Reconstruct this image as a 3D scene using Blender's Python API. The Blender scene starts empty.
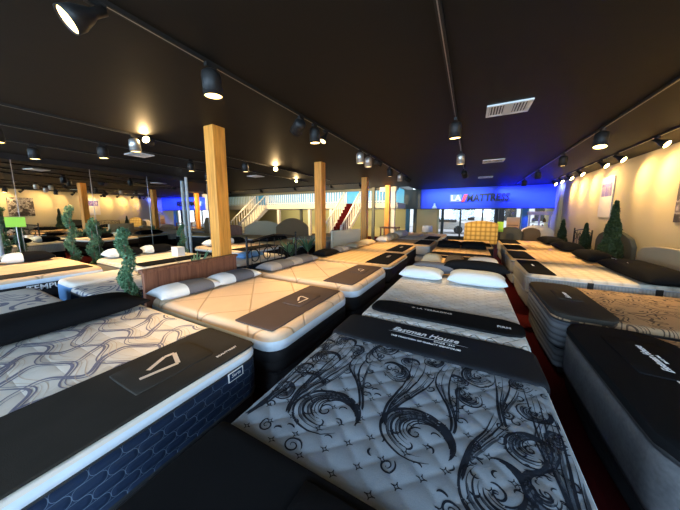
import bpy, math, random
from mathutils import Vector, Matrix
random.seed(7)
PI = math.pi
S = bpy.context.scene
COL = S.collection

# ------------------------------------------------------------ camera
cd = bpy.data.cameras.new('camera'); cam = bpy.data.objects.new('camera', cd); COL.objects.link(cam)
F, CX, CY, VX, VY = 245.0, 340.0, 245.0, 471.0, 213.0
dY = Vector((VX-CX, VY-CY, F)).normalized()
up = Vector((0, -1, dY.y/dY.z)).normalized()
rx = dY.cross(up)
if rx.x < 0: rx = -rx
R = Matrix((rx, dY, up))                       # world = R @ cam(x right, y down, z fwd)
c0, c1, c2 = R.col[0], R.col[1], R.col[2]
M = Matrix((( c0[0], -c1[0], -c2[0], 0), (c0[1], -c1[1], -c2[1], 0), (c0[2], -c1[2], -c2[2], 1.65), (0, 0, 0, 1)))
cam.matrix_world = M
cd.sensor_width = 36; cd.lens = F/680*36; cd.shift_y = -10/680; cd.clip_start = 0.02; cd.clip_end = 200
S.camera = cam

# ------------------------------------------------------------ world, view
S.view_settings.view_transform = 'Standard'; S.view_settings.look = 'None'
S.view_settings.exposure = 1.0; S.view_settings.gamma = 1; S.view_settings.use_curve_mapping = False
w = bpy.data.worlds.new('world'); S.world = w; w.use_nodes = True
bg = w.node_tree.nodes['Background']; bg.inputs[0].default_value = (0.80, 0.88, 1.0, 1); bg.inputs[1].default_value = 1.7

def light(name, kind, loc, energy, color, target=None, **kw):
    l = bpy.data.lights.new(name, kind); l.energy = energy; l.color = color
    for k, v in kw.items(): setattr(l, k, v)
    o = bpy.data.objects.new(name, l); o.location = loc
    if target is not None:
        o.rotation_euler = (Vector(target)-Vector(loc)).to_track_quat('-Z', 'Y').to_euler()
    COL.objects.link(o); return o
# daylight through the big front windows behind the viewer, and through the storefront at the far end
light('window_daylight', 'AREA', (-2.6, -4.4, 1.75), 440, (0.47, 0.72, 1.0), (-2.6, 0, 1.2), shape='RECTANGLE', size=11.0, size_y=2.0)
light('window_daylight', 'AREA', (3.38, -2.6, 1.75), 120, (0.50, 0.74, 1.0), (0, -1.0, 0.9), shape='RECTANGLE', size=3.0, size_y=2.0)
# blue strip lights washing the sign wall
BLUE = (0.05, 0.08, 1.0)
light('sign_wash', 'AREA', (2.2, 14.1, 2.93), 46, BLUE, (2.6, 15.0, 2.3), shape='RECTANGLE', size=2.4, size_y=0.1, spread=1.3)
light('sign_wash', 'AREA', (-0.8, 14.1, 2.93), 16, (0.35, 0.55, 1.0), (-0.8, 15.0, 2.4), shape='RECTANGLE', size=3.0, size_y=0.1, spread=1.6)
# cool light on the gallery behind the stairs
light('gallery_light', 'AREA', (-9.5, 14.6, 3.9), 160, (0.55, 0.85, 1.0), (-9.5, 15.4, 2.4), shape='RECTANGLE', size=12, size_y=0.3)
light('under_gallery_light', 'AREA', (-9.0, 15.0, 1.85), 90, (1.0, 0.85, 0.5), (-9, 16.3, 1.0), shape='RECTANGLE', size=10, size_y=0.4)

# ------------------------------------------------------------ materials
def mat(name, color, rough=0.6, metal=0.0, spec=0.5, emit=None, es=0.0, sheen=0.0):
    m = bpy.data.materials.new(name); m.use_nodes = True
    b = m.node_tree.nodes['Principled BSDF']
    b.inputs['Base Color'].default_value = (*color, 1); b.inputs['Roughness'].default_value = rough
    b.inputs['Metallic'].default_value = metal; b.inputs['Specular IOR Level'].default_value = spec
    if emit: b.inputs['Emission Color'].default_value = (*emit, 1); b.inputs['Emission Strength'].default_value = es
    if sheen: b.inputs['Sheen Weight'].default_value = sheen
    return m
class G:
    """tiny node-graph helper on one material"""
    def __init__(s, m): s.m = m; s.nt = m.node_tree; s.b = s.nt.nodes['Principled BSDF']
    def n(s, t, **kw):
        x = s.nt.nodes.new(t)
        for k, v in kw.items():
            if k.startswith('i_'): x.inputs[k[2:].replace('_', ' ')].default_value = v
            else: setattr(x, k, v)
        return x
    def l(s, a, b): s.nt.links.new(a, b)
    def uv(s): return s.n('ShaderNodeTexCoord').outputs['UV']
    def obj(s): return s.n('ShaderNodeTexCoord').outputs['Object']
    def math(s, op, a, b=None, c=None):
        x = s.n('ShaderNodeMath', operation=op)
        for i, v in enumerate((a, b, c)):
            if v is None: continue
            if isinstance(v, (int, float)): x.inputs[i].default_value = v
            else: s.l(v, x.inputs[i])
        return x.outputs[0]
    def ramp(s, fac, stops):
        r = s.n('ShaderNodeValToRGB'); s.l(fac, r.inputs[0]); e = r.color_ramp.elements
        while len(e) < len(stops): e.new(0.5)
        for el, (p, c) in zip(e, stops): el.position = p; el.color = (*c, 1)
        return r.outputs[0]
    def mix(s, fac, a, b, blend='MIX'):
        x = s.n('ShaderNodeMix', data_type='RGBA', blend_type=blend)
        for sock, v in ((x.inputs[0], fac), (x.inputs[6], a), (x.inputs[7], b)):
            if isinstance(v, (int, float)): sock.default_value = v
            elif isinstance(v, tuple): sock.default_value = (*v, 1)
            else: s.l(v, sock)
        return x.outputs[2]
    def color(s, c): s.l(c, s.b.inputs['Base Color'])
    def bump(s, h, strength=0.4, dist=0.01):
        x = s.n('ShaderNodeBump'); x.inputs['Strength'].default_value = strength; x.inputs['Distance'].default_value = dist
        s.l(h, x.inputs['Height']); s.l(x.outputs[0], s.b.inputs['Normal'])
    def noise(s, vec, scale, detail=4, rough=0.5):
        x = s.n('ShaderNodeTexNoise'); x.inputs['Scale'].default_value = scale; x.inputs['Detail'].default_value = detail
        x.inputs['Roughness'].default_value = rough
        if vec is not None: s.l(vec, x.inputs['Vector'])
        return x.outputs['Fac']
    def sep(s, v):
        x = s.n('ShaderNodeSeparateXYZ'); s.l(v, x.inputs[0]); return x.outputs

def fabric(name, color, var=0.25, scale=350, rough=0.85, bump=0.25, blotch=6, sheen=0.0):
    m = mat(name, color, rough, spec=0.05, sheen=sheen); g = G(m); o = g.obj()
    f = g.noise(o, scale, 3); b = g.noise(o, blotch, 3)
    c = g.mix(g.math('MULTIPLY', g.math('ADD', f, b), 0.5), tuple(x*(1-var) for x in color), tuple(min(1, x*(1+var)) for x in color))
    g.color(c); g.bump(f, bump, 0.002); return m
def quilt(name, color, line=None, pitch=0.12, shape='tuft', strength=0.8, var=0.15, dist=0.012):
    """quilted ticking: UVs are metres on the mattress surface"""
    m = mat(name, color, 0.8, spec=0.3); g = G(m); u = g.sep(g.uv()); k = 1/pitch
    if shape == 'tuft':
        a = g.math('ABSOLUTE', g.math('SINE', g.math('MULTIPLY', u[0], PI*k)))
        b = g.math('ABSOLUTE', g.math('SINE', g.math('MULTIPLY', u[1], PI*k)))
        h = g.math('POWER', g.math('MULTIPLY', a, b), 0.5)
    elif shape == 'diamond':
        p = g.math('ADD', u[0], u[1]); q = g.math('SUBTRACT', u[0], u[1])
        a = g.math('ABSOLUTE', g.math('SINE', g.math('MULTIPLY', p, PI*k)))
        b = g.math('ABSOLUTE', g.math('SINE', g.math('MULTIPLY', q, PI*k)))
        h = g.math('MINIMUM', a, b)
        h = g.math('MINIMUM', g.math('MULTIPLY', h, 12), 1.0)
    elif shape == 'rib':                       # vertical channels on a side panel
        h = g.math('POWER', g.math('ABSOLUTE', g.math('SINE', g.math('MULTIPLY', u[0], PI*k))), 0.5)
    elif shape == 'roll':                      # horizontal rolls on a side panel
        h = g.math('POWER', g.math('ABSOLUTE', g.math('SINE', g.math('MULTIPLY', u[1], PI*k))), 0.5)
    elif shape == 'wave':
        wv = g.math('ADD', u[0], g.math('MULTIPLY', g.math('SINE', g.math('MULTIPLY', u[1], 2*PI*k)), pitch*0.22))
        wu = g.math('ADD', u[1], g.math('MULTIPLY', g.math('SINE', g.math('MULTIPLY', u[0], 2*PI*k)), pitch*0.22))
        h = g.math('MINIMUM', g.math('ABSOLUTE', g.math('SINE', g.math('MULTIPLY', wv, PI*k))), g.math('ABSOLUTE', g.math('SINE', g.math('MULTIPLY', wu, PI*k))))
        h = g.math('MINIMUM', g.math('MULTIPLY', h, 4), 1.0)
    n = g.noise(g.uv(), 260, 3); big = g.noise(g.uv(), 5, 3)
    c = g.mix(big, tuple(x*(1-var) for x in color), tuple(min(1, x*(1+var)) for x in color))
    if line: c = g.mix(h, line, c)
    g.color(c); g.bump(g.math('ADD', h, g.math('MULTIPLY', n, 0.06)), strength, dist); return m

def seamed(name, color, line, bw, bh):
    """rows of rounded pill-shaped stitching, UVs in metres"""
    m = mat(name, color, 0.7, spec=0.3); g = G(m); u = g.sep(g.uv()); r = bh*0.42
    row = g.math('FLOOR', g.math('DIVIDE', u[1], bh))
    fy = g.math('ABSOLUTE', g.math('SUBTRACT', g.math('MULTIPLY', g.math('FRACT', g.math('DIVIDE', u[1], bh)), bh), bh/2))
    fx = g.math('FRACT', g.math('ADD', g.math('DIVIDE', u[0], bw), g.math('MULTIPLY', row, 0.5)))
    fx = g.math('ABSOLUTE', g.math('SUBTRACT', g.math('MULTIPLY', fx, bw), bw/2))
    qx = g.math('MAXIMUM', g.math('SUBTRACT', fx, bw/2-r-.001), 0.0); qy = g.math('MAXIMUM', g.math('SUBTRACT', fy, bh/2-r-.001), 0.0)
    d = g.math('ABSOLUTE', g.math('SUBTRACT', g.math('SQRT', g.math('ADD', g.math('MULTIPLY', qx, qx), g.math('MULTIPLY', qy, qy))), r))
    ln = g.math('LESS_THAN', d, 0.0010)
    g.color(g.mix(ln, color, line)); g.bump(g.math('MINIMUM', g.math('MULTIPLY', d, 60), 1.0), 0.5, 0.006); return m

def floral(name, base, dark, scale=7.0):
    m = mat(name, base, 0.8, spec=0.3); g = G(m)
    v = g.uv(); nz = g.n('ShaderNodeTexNoise'); nz.inputs['Scale'].default_value = scale*0.45; nz.inputs['Detail'].default_value = 1.5
    g.l(v, nz.inputs['Vector'])
    r = g.math('ABSOLUTE', g.math('SINE', g.math('MULTIPLY', nz.outputs['Fac'], 58)))
    mask = g.noise(v, scale*0.6, 2)
    line = g.math('MULTIPLY', g.math('LESS_THAN', r, 0.5), g.math('GREATER_THAN', mask, 0.44))
    c = g.mix(line, base, dark); c = g.mix(g.noise(v, 3, 2), c, tuple(x*0.7 for x in base), 'MIX') if False else c
    g.color(c); g.bump(g.noise(v, 40, 3), 0.3, 0.004); return m

M_ = {}
M_['ceiling'] = mat('ceiling_paint', (0.0145, 0.0115, 0.0080), 0.6, spec=0.15)
g = G(M_['ceiling']); g.bump(g.noise(g.obj(), 2.5, 5), 0.15, 0.02)
M_['wall'] = mat('cream_wall_paint', (0.60, 0.48, 0.26), 0.85); g = G(M_['wall']); n = g.noise(g.obj(), 0.9, 4)
g.color(g.mix(n, (0.54, 0.43, 0.23), (0.63, 0.52, 0.30))); g.bump(g.noise(g.obj(), 60, 2), 0.05, 0.003)
M_['carpet'] = fabric('red_carpet', (0.045, 0.0035, 0.004), 0.4, 160, 0.95, 0.6, 3)
M_['black'] = mat('black_paint', (0.012, 0.012, 0.012), 0.45)
M_['blackmetal'] = mat('black_metal', (0.012, 0.011, 0.010), 0.5, 0.0, 0.35)
M_['silver'] = mat('brushed_silver', (0.45, 0.43, 0.40), 0.35, 0.8)
M_['lens'] = mat('lamp_lens', (1, .8, .4), 0.3, emit=(1.0, 0.66, 0.22), es=5)
M_['glow'] = mat('lamp_lens_bright', (1, .8, .4), 0.3, emit=(1.0, 0.72, 0.28), es=14)
M_['dim'] = mat('lamp_lens_dim', (1, .8, .5), 0.3, emit=(1.0, 0.7, 0.3), es=2.2)
M_['white'] = mat('white_paint', (0.72, 0.73, 0.72), 0.5)
M_['offwhite'] = mat('off_white_paint', (0.60, 0.62, 0.60), 0.5)
M_['teal'] = mat('teal_paint', (0.10, 0.30, 0.40), 0.6)
M_['tealdark'] = mat('dark_teal_grey_paint', (0.06, 0.075, 0.07), 0.6)
M_['olive'] = mat('olive_cream_paint', (0.45, 0.40, 0.20), 0.8)
M_['bluewall'] = mat('blue_sign_paint', (0.07, 0.12, 0.85), 0.7, spec=0.2)
M_['mirror'] = mat('mirror_glass', (0.86, 0.88, 0.86), 0.015, 1.0)
M_['glass'] = mat('clear_glass', (1, 1, 1), 0.02)
nt = M_['glass'].node_tree; b_ = nt.nodes['Principled BSDF']
tr = nt.nodes.new('ShaderNodeBsdfTransparent'); gl = nt.nodes.new('ShaderNodeBsdfGlossy'); gl.inputs['Roughness'].default_value = 0.02
mx = nt.nodes.new('ShaderNodeMixShader'); mx.inputs[0].default_value = 0.07
nt.links.new(tr.outputs[0], mx.inputs[1]); nt.links.new(gl.outputs[0], mx.inputs[2]); nt.links.new(mx.outputs[0], nt.nodes['Material Output'].inputs[0]); nt.nodes.remove(b_)
# timber
def wood(name, c1, c2, scale=1.0, rough=0.5):
    m = mat(name, c1, rough); g = G(m); mp = g.n('ShaderNodeMapping'); g.l(g.obj(), mp.inputs[0]); mp.inputs['Scale'].default_value = (14*scale, 14*scale, 0.9*scale)
    f = g.noise(mp.outputs[0], 2.2, 6, 0.6); g.color(g.ramp(f, [(0.3, c2), (0.55, c1), (0.75, tuple(min(1, x*1.15) for x in c1))])); g.bump(f, 0.25, 0.004); return m
M_['pine'] = wood('pine_timber', (0.86, 0.36, 0.055), (0.58, 0.19, 0.022))
M_['redwood'] = wood('reddish_brown_wood', (0.27, 0.10, 0.05), (0.13, 0.04, 0.02))
# fabrics
M_['cloth_black'] = fabric('black_twill', (0.0080, 0.0083, 0.0092), 0.3, 240, 0.95, 0.3, 5)
M_['cloth_char'] = fabric('charcoal_felt', (0.036, 0.032, 0.027), 0.35, 300, 0.9, 0.5, 4)
M_['cloth_slate'] = fabric('slate_grey_twill', (0.017, 0.019, 0.023), 0.25, 300, 0.7, 0.3, 4)
M_['cloth_brown'] = fabric('taupe_brown_felt', (0.085, 0.062, 0.055), 0.2, 300, 0.9, 0.4, 4)
M_['white_knit'] = quilt('white_knit', (0.78, 0.80, 0.82), pitch=0.035, strength=0.3, dist=0.003)
M_['pillow_white'] = quilt('white_pillow_knit', (0.62, 0.70, 0.76), pitch=0.03, strength=0.35, dist=0.003, var=0.05)
M_['pillow_grey'] = fabric('grey_pillow_fabric', (0.12, 0.13, 0.155), 0.2, 200, 0.85, 0.3)
M_['pillow_grey_lt'] = fabric('light_grey_pillow_fabric', (0.24, 0.25, 0.27), 0.12, 200, 0.85, 0.3)
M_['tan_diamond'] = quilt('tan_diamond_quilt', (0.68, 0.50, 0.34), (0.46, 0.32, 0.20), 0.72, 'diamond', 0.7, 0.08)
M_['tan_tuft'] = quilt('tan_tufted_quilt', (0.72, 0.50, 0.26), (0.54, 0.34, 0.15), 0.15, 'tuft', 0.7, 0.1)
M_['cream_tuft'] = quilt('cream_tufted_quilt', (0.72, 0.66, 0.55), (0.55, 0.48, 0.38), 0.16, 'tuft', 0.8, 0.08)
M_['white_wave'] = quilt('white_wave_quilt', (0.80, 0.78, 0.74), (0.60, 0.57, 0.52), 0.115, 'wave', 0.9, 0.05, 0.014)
M_['cream_top'] = quilt('cream_knit', (0.74, 0.68, 0.60), None, 0.17, 'tuft', 0.3, 0.12)
M_['blue_top'] = fabric('blue_grey_knit', (0.27, 0.31, 0.355), 0.3, 220, 0.7, 0.35, 7)
M_['ink'] = fabric('dark_printed_scroll', (0.017, 0.021, 0.030), 0.3, 300, 0.7, 0.3)
M_['ink2'] = fabric('mid_printed_scroll', (0.065, 0.078, 0.098), 0.3, 300, 0.7, 0.3)
M_['violet'] = mat('grey_violet_print', (0.20, 0.19, 0.25), 0.8)
M_['tanprint'] = mat('tan_print', (0.60, 0.46, 0.34), 0.8)
M_['navy_side'] = seamed('navy_stitched_side', (0.011, 0.026, 0.062), (0.11, 0.16, 0.23), 0.115, 0.0575)
M_['band_white'] = quilt('white_border_knit', (0.64, 0.74, 0.84), None, 0.16, 'rib', 0.25, 0.05, 0.006)
M_['side_black'] = quilt('black_side_panel', (0.014, 0.014, 0.016), None, 0.09, 'roll', 0.5, 0.1)
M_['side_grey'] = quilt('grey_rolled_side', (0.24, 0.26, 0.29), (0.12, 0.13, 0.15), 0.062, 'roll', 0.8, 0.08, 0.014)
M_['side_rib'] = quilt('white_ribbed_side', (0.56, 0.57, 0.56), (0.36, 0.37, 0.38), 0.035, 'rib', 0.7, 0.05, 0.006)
M_['side_mottle'] = fabric('mottled_grey_side', (0.15, 0.155, 0.165), 0.6, 45, 0.8, 0.4, 9)
M_['side_cream'] = quilt('cream_side_panel', (0.60, 0.55, 0.46), (0.45, 0.40, 0.33), 0.05, 'rib', 0.5, 0.05)
M_['side_ltblue'] = fabric('light_blue_side', (0.16, 0.33, 0.62), 0.1, 200, 0.7, 0.2)
M_['side_navy'] = fabric('navy_side', (0.022, 0.05, 0.11), 0.2, 200, 0.7, 0.2)
M_['piping'] = mat('dark_piping', (0.02, 0.022, 0.025), 0.5)
M_['piping_lt'] = mat('light_piping', (0.5, 0.55, 0.6), 0.6)
M_['brown_floral'] = floral('brown_floral_knit', (0.40, 0.265, 0.15), (0.085, 0.052, 0.033), 7.5)
M_['swirl_cream'] = floral('cream_blue_swirl_knit', (0.62, 0.58, 0.53), (0.16, 0.17, 0.24), 3.2)
M_['print_white'] = mat('white_print', (0.85, 0.85, 0.85), 0.6)
M_['print_beige'] = mat('beige_print', (0.66, 0.55, 0.45), 0.6)
M_['beige_fab'] = fabric('beige_upholstery', (0.52, 0.43, 0.28), 0.12, 200)
M_['green_fab'] = fabric('olive_grey_upholstery', (0.10, 0.095, 0.07), 0.15, 200)
M_['yellow_fab'] = quilt('yellow_tufted_upholstery', (0.70, 0.46, 0.12), (0.22, 0.12, 0.02), 0.16, 'tuft', 1.0, 0.1)
M_['brown_fab'] = fabric('brown_upholstery', (0.17, 0.115, 0.065), 0.15, 200)
M_['taupe_fab'] = fabric('taupe_upholstery', (0.40, 0.33, 0.22), 0.12, 200)
M_['leaf'] = mat('topiary_leaf', (0.045, 0.115, 0.05), 0.5, spec=0.4)
g = G(M_['leaf']); g.color(g.mix(g.noise(g.obj(), 18, 2), (0.04, 0.10, 0.045), (0.17, 0.33, 0.17)))
M_['leafdark'] = mat('dark_topiary_leaf', (0.02, 0.045, 0.012), 0.55)
g = G(M_['leafdark']); g.color(g.mix(g.noise(g.obj(), 18, 2), (0.010, 0.028, 0.008), (0.045, 0.085, 0.022)))
M_['lime'] = mat('lime_green_paper', (0.42, 0.75, 0.06), 0.7)

# ------------------------------------------------------------ mesh helpers
class MB:
    def __init__(s): s.v = []; s.f = []; s.m = []; s.uv = {}
    def add(s, vs, fs, mi=0, uvs=None):
        o = len(s.v); s.v += [tuple(p) for p in vs]
        for i, f in enumerate(fs):
            s.f.append(tuple(o+k for k in f)); s.m.append(mi if isinstance(mi, int) else mi[i])
            if uvs: s.uv[len(s.f)-1] = uvs[i]
        return s
    def box(s, x0, x1, y0, y1, z0, z1, mi=0):
        v = [(x0,y0,z0),(x1,y0,z0),(x1,y1,z0),(x0,y1,z0),(x0,y0,z1),(x1,y0,z1),(x1,y1,z1),(x0,y1,z1)]
        return s.add(v, [(0,3,2,1),(4,5,6,7),(0,1,5,4),(1,2,6,5),(2,3,7,6),(3,0,4,7)], mi)
    def tube(s, pts, r, n=8, mi=0, cap=True):
        pts = [Vector(p) for p in pts]; rings = []; k = len(pts)
        ref = Vector((0,0,1))
        for i, p in enumerate(pts):
            d = (pts[min(i+1,k-1)]-pts[max(i-1,0)]).normalized()
            a = d.cross(ref)
            if a.length < 1e-3: a = d.cross(Vector((1,0,0)))
            a.normalize(); b = d.cross(a); rr = r[i] if isinstance(r, (list, tuple)) else r
            rings.append([p+a*math.cos(2*PI*j/n)*rr+b*math.sin(2*PI*j/n)*rr for j in range(n)])
        vs = [q for rg in rings for q in rg]; fs = []
        for i in range(k-1):
            for j in range(n): fs.append((i*n+j, i*n+(j+1)%n, (i+1)*n+(j+1)%n, (i+1)*n+j))
        if cap: fs.append(tuple(range(n))[::-1]); fs.append(tuple((k-1)*n+j for j in range(n)))
        return s.add(vs, fs, mi)
    def lathe(s, prof, n=20, mi=0, axis=None, origin=(0,0,0)):
        """profile [(r,z)] about local z, optionally turned to axis"""
        q = Vector((0,0,1)).rotation_difference(Vector(axis).normalized()) if axis is not None else None
        vs = []; O = Vector(origin)
        for r, z in prof:
            for j in range(n):
                p = Vector((r*math.cos(2*PI*j/n), r*math.sin(2*PI*j/n), z))
                if q: p = q @ p
                vs.append(O+p)
        fs = []
        for i in range(len(prof)-1):
            for j in range(n): fs.append((i*n+j, i*n+(j+1)%n, (i+1)*n+(j+1)%n, (i+1)*n+j))
        return s.add(vs, fs, mi)
    def build(s, name, mats, parent=None, smooth=False, bevel=0):
        me = bpy.data.meshes.new(name); me.from_pydata(s.v, [], s.f)
        for m in (mats if isinstance(mats, (list, tuple)) else [mats]): me.materials.append(M_[m] if isinstance(m, str) else m)
        me.polygons.foreach_set('material_index', s.m)
        if s.uv:
            ul = me.uv_layers.new(name='UVMap')
            for fi, uvs in s.uv.items():
                for li, t in zip(me.polygons[fi].loop_indices, uvs): ul.data[li].uv = t
        if smooth: me.polygons.foreach_set('use_smooth', [True]*len(me.polygons))
        me.update()
        o = bpy.data.objects.new(name, me); COL.objects.link(o)
        if parent: o.parent = parent
        if bevel:
            b = o.modifiers.new('bevel', 'BEVEL'); b.width = bevel; b.segments = 2; b.limit_method = 'ANGLE'
        return o
def tag(o, label=None, cat=None, group=None, kind=None):
    if label: o['label'] = label
    if cat: o['category'] = cat
    if group: o['group'] = group
    if kind: o['kind'] = kind
    return o
def thing(name, label, cat, loc=(0,0,0), rz=0, group=None):
    o = bpy.data.objects.new(name, None); COL.objects.link(o); o.location = loc; o.rotation_euler = (0,0,rz)
    o.empty_display_size = 0.1
    return tag(o, label, cat, group)
def struct(name, mb, m, **kw): return tag(mb.build(name, m, **kw), kind='structure')
def copy_thing(o, loc, rz=None, label=None, group=None):
    c = o.copy(); COL.objects.link(c); c.location = loc
    if rz is not None: c.rotation_euler = (0,0,rz)
    if label: c['label'] = label
    if group: c['group'] = group
    for ch in list(o.children):
        d = ch.copy(); COL.objects.link(d); d.parent = c
        for gch in list(ch.children):
            e = gch.copy(); COL.objects.link(e); e.parent = d
    return c
def rbox(o_mb, x0, x1, y0, y1, z0, z1, mi=0): return o_mb.box(x0, x1, y0, y1, z0, z1, mi)

# rounded slab (mattress, box base, cloth): half sizes hx, hy, thickness H, z=0 at bottom
def axis_lines(h, e, n):
    inner = [-(h-e) + 2*(h-e)*i/n for i in range(n+1)]
    edge = [h-e*(1-t) for t in (0.35, 0.62, 0.82, 0.94, 1.0)]
    return [-x for x in edge[::-1]] + inner + edge
def rr_map(x, y, hx, hy, r):
    ax, ay = abs(x), abs(y); cx, cy = hx-r, hy-r
    if ax > cx and ay > cy:
        a, b = (ax-cx)/r, (ay-cy)/r
        px, py = cx+r*a*math.sqrt(1-b*b/2), cy+r*b*math.sqrt(1-a*a/2)
        return math.copysign(px, x), math.copysign(py, y)
    return x, y
def rr_dist(x, y, hx, hy, r):
    ax, ay = abs(x)-(hx-r), abs(y)-(hy-r)
    if ax > 0 and ay > 0: return r-math.hypot(ax, ay)
    return min(hx-abs(x), hy-abs(y))
def slab_mb(hx, hy, H, r=0.1, e=0.04, n=(12, 12), hf=None, bands=((1.0, 1),), seam=0.006, bottom=True, head_lift=None):
    """bands: list of (depth, material index) down the side; material 0 = top"""
    mb = MB(); xs = axis_lines(hx, e, n[0]); ys = axis_lines(hy, e, n[1]); nx, ny = len(xs), len(ys)
    vs = []; uv = []
    for j in range(ny):
        for i in range(nx):
            x, y = rr_map(xs[i], ys[j], hx, hy, r); d = max(0, rr_dist(x, y, hx, hy, r))
            z = H
            if d < e: t = 1-d/e; z -= e*(1-math.sqrt(max(0, 1-t*t)))
            if hf: z += hf(x, y)*min(1, d/(e*1.2))
            vs.append((x, y, z)); uv.append((x, y))
    fs = []; us = []
    for j in range(ny-1):
        for i in range(nx-1):
            f = (j*nx+i, j*nx+i+1, (j+1)*nx+i+1, (j+1)*nx+i); fs.append(f); us.append([uv[k] for k in f])
    # perimeter
    per = [i for i in range(nx)] + [j*nx+nx-1 for j in range(1, ny)] + [(ny-1)*nx+i for i in range(nx-2, -1, -1)] + [j*nx for j in range(ny-2, 0, -1)]
    P = len(per); s = [0]
    for k in range(P): a, b = vs[per[k]], vs[per[(k+1) % P]]; s.append(s[-1]+math.hypot(a[0]-b[0], a[1]-b[1]))
    # normals outward
    nrm = []
    for k in range(P):
        a, b = vs[per[k-1]], vs[per[(k+1) % P]]; dx, dy = b[0]-a[0], b[1]-a[1]; L = math.hypot(dx, dy) or 1; nrm.append((dy/L, -dx/L))
    zt = H-e; rows = []; mi_rows = []
    tot = sum(b[0] for b in bands); z = zt; avail = zt
    for bi, (dep, mi) in enumerate(bands):
        dep = dep/tot*avail; z1 = z-dep
        prof = [(0.0, z), (seam, z-dep*0.12), (seam*1.5, z-dep*0.5), (seam, z-dep*0.88), (0.0, z1)]
        if bi: prof = prof
        for pi, p in enumerate(prof):
            if bi and pi == 0: continue
            rows.append(p); mi_rows.append(mi)
        z = z1
    base = len(vs)
    for (off, zz) in rows[1:]:
        for k in range(P): x, y, _ = vs[per[k]]; vs.append((x+nrm[k][0]*off, y+nrm[k][1]*off, zz))
    mis = [0]*len(fs)
    for ri in range(len(rows)-1):
        for k in range(P):
            k2 = (k+1) % P
            a = per[k] if ri == 0 else base+(ri-1)*P+k; b = per[k2] if ri == 0 else base+(ri-1)*P+k2
            c = base+ri*P+k2; d = base+ri*P+k
            fs.append((a, d, c, b)); mis.append(mi_rows[ri+1])
            za, zb = rows[ri][1], rows[ri+1][1]; us.append([(s[k], za), (s[k], zb), (s[k+1], zb), (s[k+1], za)])
    if bottom:
        fs.append(tuple(base+(len(rows)-2)*P+k for k in range(P))[::-1]); mis.append(mi_rows[-1]); us.append([(0, 0)]*P)
    mb.add(vs, fs, mis, us)
    return mb
def ribbon(mb, pts, wid, zf, mi, close=False):
    """flat printed stroke: pts 2D, wid(t) full width, zf(x,y) height"""
    n = len(pts); L = []
    for i in range(n):
        a = pts[max(i-1, 0)]; b = pts[min(i+1, n-1)]; dx, dy = b[0]-a[0], b[1]-a[1]; l = math.hypot(dx, dy) or 1
        w = wid(i/(n-1))/2; nx, ny = -dy/l*w, dx/l*w; x, y = pts[i]
        L.append(((x+nx, y+ny, zf(x+nx, y+ny)), (x-nx, y-ny, zf(x-nx, y-ny))))
    vs = [p for q in L for p in q]; fs = [(2*i, 2*i+1, 2*i+3, 2*i+2) for i in range(n-1)]
    mb.add(vs, fs, mi, [[(vs[k][0], vs[k][1]) for k in f] for f in fs])

def pillow_mb(hx, hy, t, band=None, n=22, pinch=0.06, wr=0.0, seed=0):
    """lying pillow, long axis x; slot1 between band x-limits (fractions)"""
    mb = MB(); rnd = random.Random(seed); ph = rnd.random()*6
    for sgn in (1, -1):
        vs = []; fs = []; mi = []; us = []
        for j in range(n+1):
            for i in range(n+1):
                u = -1+2*i/n; v = -1+2*j/n
                u = math.sin(u*PI/2); v = math.sin(v*PI/2)
                x = hx*u*(1-pinch*(1-abs(u))*0-pinch*(v*v)*0.5); x = hx*u*(1-pinch*(1-v*v)*0.9*abs(u)); y = hy*v*(1-pinch*(1-u*u)*0.4)
                z = t*((1-u**4)*(1-v**4))**0.5*(0.62 if sgn < 0 else 1)
                z += wr*math.sin(u*9+ph+v*3)*math.sin(v*5+ph)*(1-u*u)*(1-v*v)
                vs.append((x, y, t*0.62+sgn*z))
        for j in range(n):
            for i in range(n):
                f = (j*(n+1)+i, j*(n+1)+i+1, (j+1)*(n+1)+i+1, (j+1)*(n+1)+i)
                uc = math.sin((-1+2*(i+.5)/n)*PI/2)
                mi.append(1 if band and band[0] < uc < band[1] else 0)
                us.append([(vs[k][0], vs[k][1]) for k in f])
                fs.append(f if sgn > 0 else f[::-1])
                if sgn < 0: us[-1] = us[-1][::-1]
        mb.add(vs, fs, mi, us)
    return mb

def text_obj(name, s, size, loc, rot, m, parent=None, shear=0.0, bold=0.0, align='CENTER', ext=0.0008, sx=1.0):
    c = bpy.data.curves.new(name, 'FONT'); c.body = s; c.size = size; c.shear = shear; c.offset = bold; c.align_x = align; c.align_y = 'CENTER'
    c.extrude = ext; c.resolution_u = 2
    t = bpy.data.objects.new(name, c); COL.objects.link(t)
    bpy.context.view_layer.update()
    me = bpy.data.meshes.new_from_object(t.evaluated_get(bpy.context.evaluated_depsgraph_get()))
    bpy.data.objects.remove(t); bpy.data.curves.remove(c)
    me.materials.clear(); me.materials.append(M_[m] if isinstance(m, str) else m)
    if sx != 1.0:
        for v in me.vertices: v.co.x *= sx
    o = bpy.data.objects.new(name, me); COL.objects.link(o); o.location = loc; o.rotation_euler = rot
    if parent: o.parent = parent
    return o

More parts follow.
